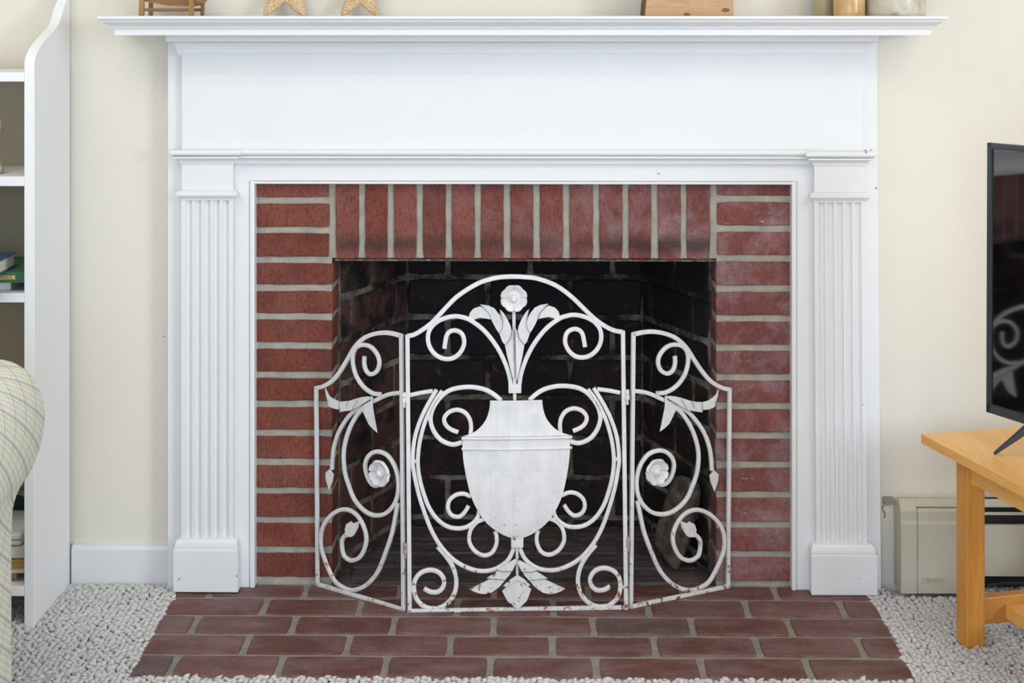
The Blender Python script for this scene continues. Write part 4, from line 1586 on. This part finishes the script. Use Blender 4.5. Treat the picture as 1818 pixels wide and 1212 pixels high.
text_obj('spine_lettering', 'SMITHMARK', 0.0104, M['gold_dark'], e, ((xg - 0.0012 - 0.034, spf - 0.0011, zc_), (1, 0, 0), (0, 0, 1)))
tb = 0.030
w_, d_ = 0.22, 0.16
corner = PY(29, 449, 3.405)
ang_b = R(3)
cxb, cyb = corner.x - w_ / 2 * math.cos(ang_b) + d_ / 2 * math.sin(ang_b), corner.y - d_ / 2 * math.cos(ang_b) - w_ / 2 * math.sin(ang_b)
book('book', cxb, cyb, z2 + hw + tg + 0.002, w_, d_, tb, ang_b, M['blue_cloth'], M['paper'], 'dark blue book lying on top of the green book')

# upper shelf ornament
z1 = shelf_z[1]
pr = [(0.012, 0), (0.020, 0.002), (0.0205, 0.012), (0.016, 0.018), (0.013, 0.03), (0.012, 0.05), (0.0135, 0.065), (0.011, 0.075), (0.0145, 0.092), (0.0155, 0.11), (0.012, 0.124), (0.010, 0.135),
      (0.0125, 0.142), (0.009, 0.152), (0.004, 0.158)]
tag(lathe('figurine', pr, (Xp(-1, 3.36) - 0.014, 3.37, z1), M['ornament'], None, 28, 60), 'slender mottled brown and cream ornament on the upper bookcase shelf', 'ornament')

# bottom shelf
zb = shelf_z[4]
xr_ = -1.0895
e = empty('wood_offcut', (-1.16, 3.38, zb), 'pale tan wooden block at the bottom of the lowest bookcase shelf', 'wooden block')
box('block_body', -1.235, Xp(36, 3.37), 3.345, 3.52, zb + 0.0005, zb + 0.0205, M['tan_card'], e, 0.002)
zz = zb + 0.0215
e = empty('magazine', (-1.2, 3.40, zz), 'pale paper-covered magazine under the yellow leaflets', 'magazine')
box('cover', -1.36, xr_ - 0.001, 3.325, 3.54, zz, zz + 0.006, M['cream_card'], e, 0.0008)
zz += 0.0068
e = empty('leaflet_stack', (-1.2, 3.40, zz), 'stack of orange-yellow leaflets on the lowest bookcase shelf', 'leaflets')
for k in range(5):
    dx = random.uniform(-.004, 0)
    box('leaflet', -1.30 + dx, xr_ - 0.002 + dx, 3.330 + random.uniform(0, .01), 3.53, zz + k * 0.005, zz + k * 0.005 + 0.0044, M['yellow_card'], e, 0.0006)
zz += 0.0258
book('book', -1.09 - 0.13, 3.425, zz, 0.255, 0.20, 0.021, 0, M['cream_card'], M['paper'], 'cream hardback lying on the yellow leaflets')
zz += 0.022
e = empty('storage_box', (-1.2, 3.42, zz), 'white round-cornered box lying on the cream hardback', 'box')
bm = bmesh.new()
add_box(bm, -1.36, Xp(41, 3.35), 3.335, 3.50, zz, zz + 0.0275, 0.008, 4)
obj('lid', bm, M['white_card'], e, 50)
bm = bmesh.new()
add_box(bm, -1.358, Xp(40.5, 3.35), 3.334, 3.498, zz + 0.0135, zz + 0.0145, 0.0)
obj('seam', bm, M['dark'], e)
zz += 0.028
e = empty('book', (-1.14, 3.50, zb), 'dark green book standing behind the white box', 'book')
za_, zb2_ = Zp(880, 3.51, 10), Zp(895, 3.51, 44)
prism('cover', [(-1.24, zb + 0.0005), (xr_ - 0.001, zb + 0.0005), (xr_ - 0.001, zb2_), (-1.24, za_ + 0.02)], 'xz', 3.510, 3.549, M['dark_green'], e, 0.0015)
prism('pages', [(-1.238, za_ + 0.010), (xr_ - 0.004, zb2_ - 0.006), (xr_ - 0.004, zb2_ + 0.0006), (-1.238, za_ + 0.0206)], 'xz', 3.513, 3.546, M['paper'], e)

# ------------------------------------------------------------------ armchair at the left
ch = empty('armchair', (-1.38, 2.45, 0), 'cream and green checked armchair with a rolled arm in the left foreground', 'armchair')


def uv_grid(name, rows_, mat, parent, close_u=False, smooth=60, caps=True):
    """rows_: list of rings of Vectors; writes UVs in metres"""
    m, k = len(rows_), len(rows_[0])
    vs = [p for r in rows_ for p in r]
    fs, uvs = [], []
    U = [[0.0] * (k + 1) for _ in range(m)]
    Vv = [[0.0] * (k + 1) for _ in range(m)]
    for i in range(m):
        for j in range(1, k + 1):
            U[i][j] = U[i][j - 1] + (rows_[i][j % k] - rows_[i][j - 1]).length
    mid = m // 2
    for i in range(m):
        for j in range(k + 1):
            U[i][j] = U[mid][j]
            Vv[i][j] = 0 if i == 0 else Vv[i - 1][j] + (rows_[i][j % k] - rows_[i - 1][j % k]).length
    rng_ = k if close_u else k - 1
    for i in range(m - 1):
        for j in range(rng_):
            fs.append((i * k + j, i * k + (j + 1) % k, (i + 1) * k + (j + 1) % k, (i + 1) * k + j))
            uvs.append(((U[i][j], Vv[i][j]), (U[i][j + 1], Vv[i][j + 1]), (U[i + 1][j + 1], Vv[i + 1][j + 1]), (U[i + 1][j], Vv[i + 1][j])))
    if caps:
        for i, rev in ((0, True), (m - 1, False)):
            f = [i * k + j for j in range(k)]
            uu = [(rows_[i][j].x, rows_[i][j].z) for j in range(k)]
            if rev:
                f, uu = f[::-1], uu[::-1]
            fs.append(tuple(f))
            uvs.append(tuple(uu))
    me = mesh(vs, fs)
    ul = me.uv_layers.new(name='UVMap')
    li = 0
    for poly, uu in zip(me.polygons, uvs):
        for c in range(poly.loop_total):
            ul.data[poly.loop_start + c].uv = uu[c]
    return link(name, me, mat, parent, smooth)


YE = 2.86        # far end of the chair
armpx = [(21, 1330), (21.5, 1212), (21, 1060), (22, 930), (27, 890), (38, 862), (54, 838), (68, 806), (77, 775), (80.5, 745), (78, 715), (68, 685), (50, 660), (25, 643), (0, 637), (-30, 642), (-60, 658), (-85, 690), (-95, 730), (-95, 790), (-95, 1000), (-95, 1330)]
prof = [PY(x, y, YE - 0.03) for x, y in armpx]
prof = [Vector((p.x, 0, max(p.z, 0.012))) for p in prof]
P2 = crom([(p.x, p.z) for p in prof], 3, True)
cxa = -1.0
rows_ = []
for f, ins in ((0.0, 0.030), (0.006, 0.014), (0.018, 0.005), (0.035, 0.0), (0.25, -0.001), (0.5, 0.0), (0.70, 0.0), (0.735, 0.003), (0.75, 0.010), (0.757, 0.030)):
    ring = []
    for i, p in enumerate(P2):
        q0, q1 = P2[i - 1], P2[(i + 1) % len(P2)]
        tt = Vector((q1.x - q0.x, q1.y - q0.y))
        if tt.length < 1e-9:
            tt = Vector((1, 0))
        tt.normalize()
        nn = Vector((-tt.y, tt.x))
        zz_ = max(0.010, p.y + nn.y * ins)
        ring.append(Vector((p.x + nn.x * ins, YE - f, zz_)))
    rows_.append(ring)
uv_grid('arm', rows_, M['gingham'], ch, True, 60)
# far arm is a mirrored copy
rows2 = [[Vector((-2.76 - p.x, p.y, p.z)) for p in r] for r in rows_]
uv_grid('arm', rows2, M['gingham'], ch, True, 60)


def cushion(name, x0, x1, y0, y1, z0, z1, rad=0.03):
    bm = bmesh.new()
    add_box(bm, x0, x1, y0, y1, z0, z1, rad, 4)
    uvl = bm.loops.layers.uv.new('UVMap')
    for f in bm.faces:
        n_ = f.normal if f.normal.length > 0 else Vector((0, 0, 1))
        f.normal_update()
        n_ = f.normal
        for l in f.loops:
            c = l.vert.co
            if abs(n_.z) > 0.6:
                l[uvl].uv = (c.x, c.y)
            elif abs(n_.y) > 0.5:
                l[uvl].uv = (c.x, c.z)
            else:
                l[uvl].uv = (c.y, c.z)
    return obj(name, bm, M['gingham'], ch, 60)


cushion('seat_base', -1.68, -1.085, 2.14, 2.80, 0.05, 0.30, 0.02)
cushion('seat_cushion', -1.675, -1.09, 2.12, 2.66, 0.302, 0.45, 0.045)
cushion('backrest', -1.69, -1.08, 2.665, 2.85, 0.30, 0.98, 0.06)
for x, y in ((-1.70, 2.18), (-1.03, 2.18), (-1.70, 2.78), (-1.03, 2.78)):
    prism('foot', [(x - .02, -0.01), (x + .02, -0.01), (x + .025, 0.052), (x - .025, 0.052)], 'xz', y - .02, y + .02, M['old_wood_z'], ch, 0.002)

# ------------------------------------------------------------------ baseboard heater
ht = empty('baseboard_heater', (1.2, 3.55, 0), 'cream metal baseboard heater behind the wooden table', 'heater')
HM = M['heater']
hx0 = 0.832
hx1 = 2.20
ze = Zp(883, 3.575, 1600)
YH = 3.508
cap = [(3.5795, 0.004), (YH, 0.002), (YH, Zp(930, YH, 1600)), (YH + 0.004, Zp(926, YH, 1600)), (YH + 0.004, Zp(908, YH, 1600)), (YH + 0.012, Zp(900, YH, 1600)), (YH + 0.027, Zp(891, YH, 1600)), (YH + 0.05, ze - 0.001), (3.5795, ze)]
capx = Xp(1629, YH)
prism('end_cap', cap, 'yz', hx0, capx, HM, ht, 0.0012)
zt1, zt2 = Zp(907, YH, 1700), Zp(932, YH, 1700)
# top hood, front panel with rolled lip, and dark louvre gap
hood = [(3.5795, ze - 0.002), (YH + 0.05, ze - 0.002), (YH + 0.028, Zp(891.5, YH, 1600)), (YH + 0.014, Zp(900.5, YH, 1600)), (YH + 0.014, Zp(903, YH, 1600)), (YH + 0.03, Zp(896, YH, 1600)), (3.5795, ze - 0.006)]
prism('hood', hood, 'yz', capx, hx1, HM, ht, 0)
capx2 = Xp(1715, YH)
joint = [(YH + 0.03, Zp(1055, YH, 1600)), (YH, 0.003), (YH, Zp(930, YH, 1600)), (YH + 0.005, Zp(926, YH, 1600)), (YH + 0.005, Zp(909, YH, 1600)), (YH + 0.012, Zp(905, YH, 1600)), (YH + 0.03, Zp(903, YH, 1600))]
prism('splice_plate', joint, 'yz', capx + 0.0009, capx2, HM, ht, 0.0008)
panel_ = [(YH + 0.022, Zp(1024, YH, 1600)), (YH + 0.004, Zp(1023, YH, 1600)), (YH + 0.004, Zp(936, YH, 1600)), (YH + 0.010, Zp(933, YH, 1600)), (YH + 0.022, Zp(934, YH, 1600))]
prism('front_panel', panel_, 'yz', capx2, hx1, HM, ht, 0)
box('louvre', capx2, hx1, YH + 0.010, YH + 0.014, Zp(916, YH, 1600), Zp(911, YH, 1600), HM, ht, 0.0005)
box('inner_fins', capx2, hx1, YH + 0.03, YH + 0.06, Zp(1020, YH, 1600), Zp(899, YH, 1600), M['dark'], ht)
box('gap_shade_plate', capx2, hx1, 3.560, 3.5795, 0.0, Zp(899, YH, 1600), M['dark'], ht)  # added dark sheet over the wall, painting the shade in the gap
# raised badge
bz, bxm = PY(1656, 1030, YH).z, PY(1656, 1030, YH).x
w2, h2, sk = 0.0235, 0.0062, 0.0045
bm = bmesh.new()
for (a, b, c, d) in (((-w2 - sk / 2, -h2), (w2 - sk / 2, -h2), (w2 - sk / 2 + .0, -h2 + .0012), (-w2 - sk / 2, -h2 + .0012)),
                     ((-w2 + sk / 2, h2 - .0012), (w2 + sk / 2, h2 - .0012), (w2 + sk / 2, h2), (-w2 + sk / 2, h2)),
                     ((-w2 - sk / 2, -h2), (-w2 - sk / 2 + .0012, -h2), (-w2 + sk / 2 + .0012, h2), (-w2 + sk / 2, h2)),
                     ((w2 - sk / 2 - .0012, -h2), (w2 - sk / 2, -h2), (w2 + sk / 2, h2), (w2 + sk / 2 - .0012, h2))):
    q = [bm.verts.new((bxm + p[0], YH - 0.0016, bz + p[1])) for p in (a, b, c, d)]
    q2 = [bm.verts.new((bxm + p[0], YH + 0.0002, bz + p[1])) for p in (a, b, c, d)]
    bm.faces.new(q)
    for i in range(4):
        bm.faces.new((q[i], q[(i + 1) % 4], q2[(i + 1) % 4], q2[i]))
obj('badge_frame', bm, HM, ht)
text_obj('badge_lettering', 'Slant/Fin', 0.0100, M['heater'], ht, ((bxm, YH - 0.0003, bz), (1, 0, 0), (0, 0, 1)), 0.0014)
# damaged bit of wall and rusty drip between the surround and the heater
da, db = PY(1567, 895, 3.578), PY(1585, 881, 3.578)
dm = box('plaster_patch', da.x, db.x, 3.574, 3.5805, da.z, db.z, M['plaster'], None, 0.001)
tag(dm, 'patch of bare grey plaster between the surround and heater', 'plaster patch')
rs = tube('rust_drip', [PY(1568, 897, 3.579), PY(1567, 904, 3.579), PY(1571, 911, 3.579), PY(1570, 919, 3.579)], 0.0014, M['rust_stain'], dm, 6)

# cable along the carpet under the table
tag(tube('power_cable', [(1.02, 3.492, 0.028), (1.08, 3.488, 0.034), (1.15, 3.478, 0.030), (1.22, 3.46, 0.018), (1.32, 3.42, 0.008), (1.5, 3.36, 0.006), (1.75, 3.3, 0.006)], 0.0038, M['dark'], None, 8),
    'black power cable trailing along the carpet in front of the heater', 'cable')

# ------------------------------------------------------------------ pine table, turned a little
TZ = 0.42
tc = PZ(1635, 770, TZ)
dn = Vector((0.256, -0.967, 0)).normalized()       # long edge, towards the room
dw = Vector((0.967, 0.256, 0)).normalized()        # short edge, along the wall
tb_ = empty('coffee_table', (tc.x + 0.3, tc.y - 0.4, 0), 'honey-coloured pine table carrying the television, at the right', 'table')
TL, TWd = 1.15, 0.50
fr = (Vector((tc.x, tc.y, 0)), dw, -dn)             # local y runs away from the room (negative towards it)


def tbox(name, a, b, c, d, e, f, mat, bev=0.0015, parent=None):
    bm = bmesh.new()
    add_box(bm, a, b, c, d, e, f, bev, 2, fr)
    return obj(name, bm, mat, parent or tb_)


tbox('table_top', 0, TWd, -TL, 0, TZ - 0.020, TZ, M['table'], 0.0015)
lg_ = 0.043
ov = 0.052
for a in (ov, TWd - ov - lg_):
    for b in (-ov - lg_, -TL + ov):
        tbox('leg', a, a + lg_, b, b + lg_, -0.004, TZ - 0.0202, M['table_z'], 0.004)
for a in (ov + 0.010, TWd - ov - lg_ + 0.010):
    tbox('apron', a, a + 0.018, -TL + ov + lg_, -ov - lg_, TZ - 0.082, TZ - 0.0202, M['table'], 0.001)
for b in (-ov - lg_ + 0.012, -TL + ov + 0.012):
    tbox('apron', ov + lg_, TWd - ov - lg_, b, b + 0.018, TZ - 0.082, TZ - 0.0202, M['table_x'], 0.001)
    tbox('stretcher', ov + lg_, TWd - ov - lg_, b - 0.004, b + 0.022, 0.040, 0.095, M['table_x'], 0.002)
for a in (ov + lg_ + 0.052, TWd - ov - lg_ - 0.110):
    tbox('shelf_rail', a, a + 0.058, -TL + ov + 0.036, -ov - lg_ + 0.008, 0.048, 0.078, M['table'], 0.002)

# ------------------------------------------------------------------ television
corner = PY(1750.5, 731, 3.21)
dt = Vector((0.403, -0.915, 0)).normalized()         # along the screen, towards the room
nt = Vector((-dt.y, dt.x, 0))
if nt.y > 0:
    nt = -nt
tv = empty('television', (corner.x + 0.25, corner.y - 0.4, TZ), 'black flat-screen television on the pine table, reflecting the fire screen', 'television')
TVW, TVH = 0.965, Zp(254, 3.21, 1755) - corner.z
fo = Vector((corner.x, corner.y, corner.z))


def tvb(name, a, b, c, d, e, f, mat, bev=0.001, seg=2):
    """a..b along the screen, c..d depth behind the face (0 = face), e..f height"""
    bm = bmesh.new()
    vs = add_box(bm, a, b, c, d, e, f, bev, seg)
    for v in bm.verts:
        p = v.co.copy()
        v.co = fo + dt * p.x - nt * p.y + Vector((0, 0, p.z + p.x * 0.0175)) - dt * (p.z * 0.0175) - nt * (p.z * 0.019)
    return obj(name, bm, mat, tv, 40)


bw_ = 0.0105
bm = bmesh.new()
for (a, b, e, f) in ((0, bw_ + .003, 0, TVH), (TVW - bw_, TVW, 0, TVH), (0, TVW, 0, 0.019), (0, TVW, TVH - 0.012, TVH)):
    add_box(bm, a, b, 0, 0.012, e, f, 0.0012, 2)
for v in bm.verts:
    p = v.co.copy()
    v.co = fo + dt * p.x - nt * p.y + Vector((0, 0, p.z + p.x * 0.0175)) - dt * (p.z * 0.0175) - nt * (p.z * 0.019)
obj('bezel', bm, M['tv_body'], tv, 40)
tvb('screen', bw_ + 0.001, TVW - bw_ + 0.001, 0.0035, 0.006, 0.017, TVH - 0.011, M['tv_glass'], 0)
tvb('housing', 0.003, TVW - 0.003, 0.008, 0.030, 0.003, TVH - 0.003, M['tv_body'], 0.004)
tvb('housing', 0.15, TVW - 0.15, 0.028, 0.062, 0.02, TVH * 0.6, M['tv_body'], 0.012)
for s0 in (0.135, TVW - 0.135):
    for sgn in (1, -1):
        top = fo + dt * s0 - nt * 0.015 + Vector((0, 0, 0.012))
        if sgn == 1 and s0 < 0.5:
            toe = PZ(1766, 806, TZ + 0.004)
        else:
            toe = fo + dt * (s0 + (-0.02 if s0 < .5 else 0.02)) + nt * (0.105 * sgn - 0.015)
            toe.z = TZ + 0.004
        # tapered angular foot
        d = toe - top
        sidev = dt
        vs = []
        for p, wv, tv_ in ((top, 0.020, 0.024), (top + d * 0.55, 0.014, 0.015), (toe, 0.0075, 0.0075)):
            upv = Vector((0, 0, 1))
            for a, b in ((-1, 0), (-.55, 1), (.55, 1), (1, 0), (.6, -.55), (-.6, -.55)):
                vs.append(p + sidev * (a * wv / 2) + upv * (b * tv_ / 2 + (0.001 if p is toe else 0)))
        fs = []
        for i in range(2):
            for k in range(6):
                fs.append((i * 6 + k, i * 6 + (k + 1) % 6, i * 6 + 6 + (k + 1) % 6, i * 6 + 6 + k))
        fs += [tuple(range(6)), tuple(range(12, 18))]
        bm = bmesh.new()
        bm.from_mesh(mesh(vs, fs))
        obj('foot', bm, M['tv_body'], tv, 25)
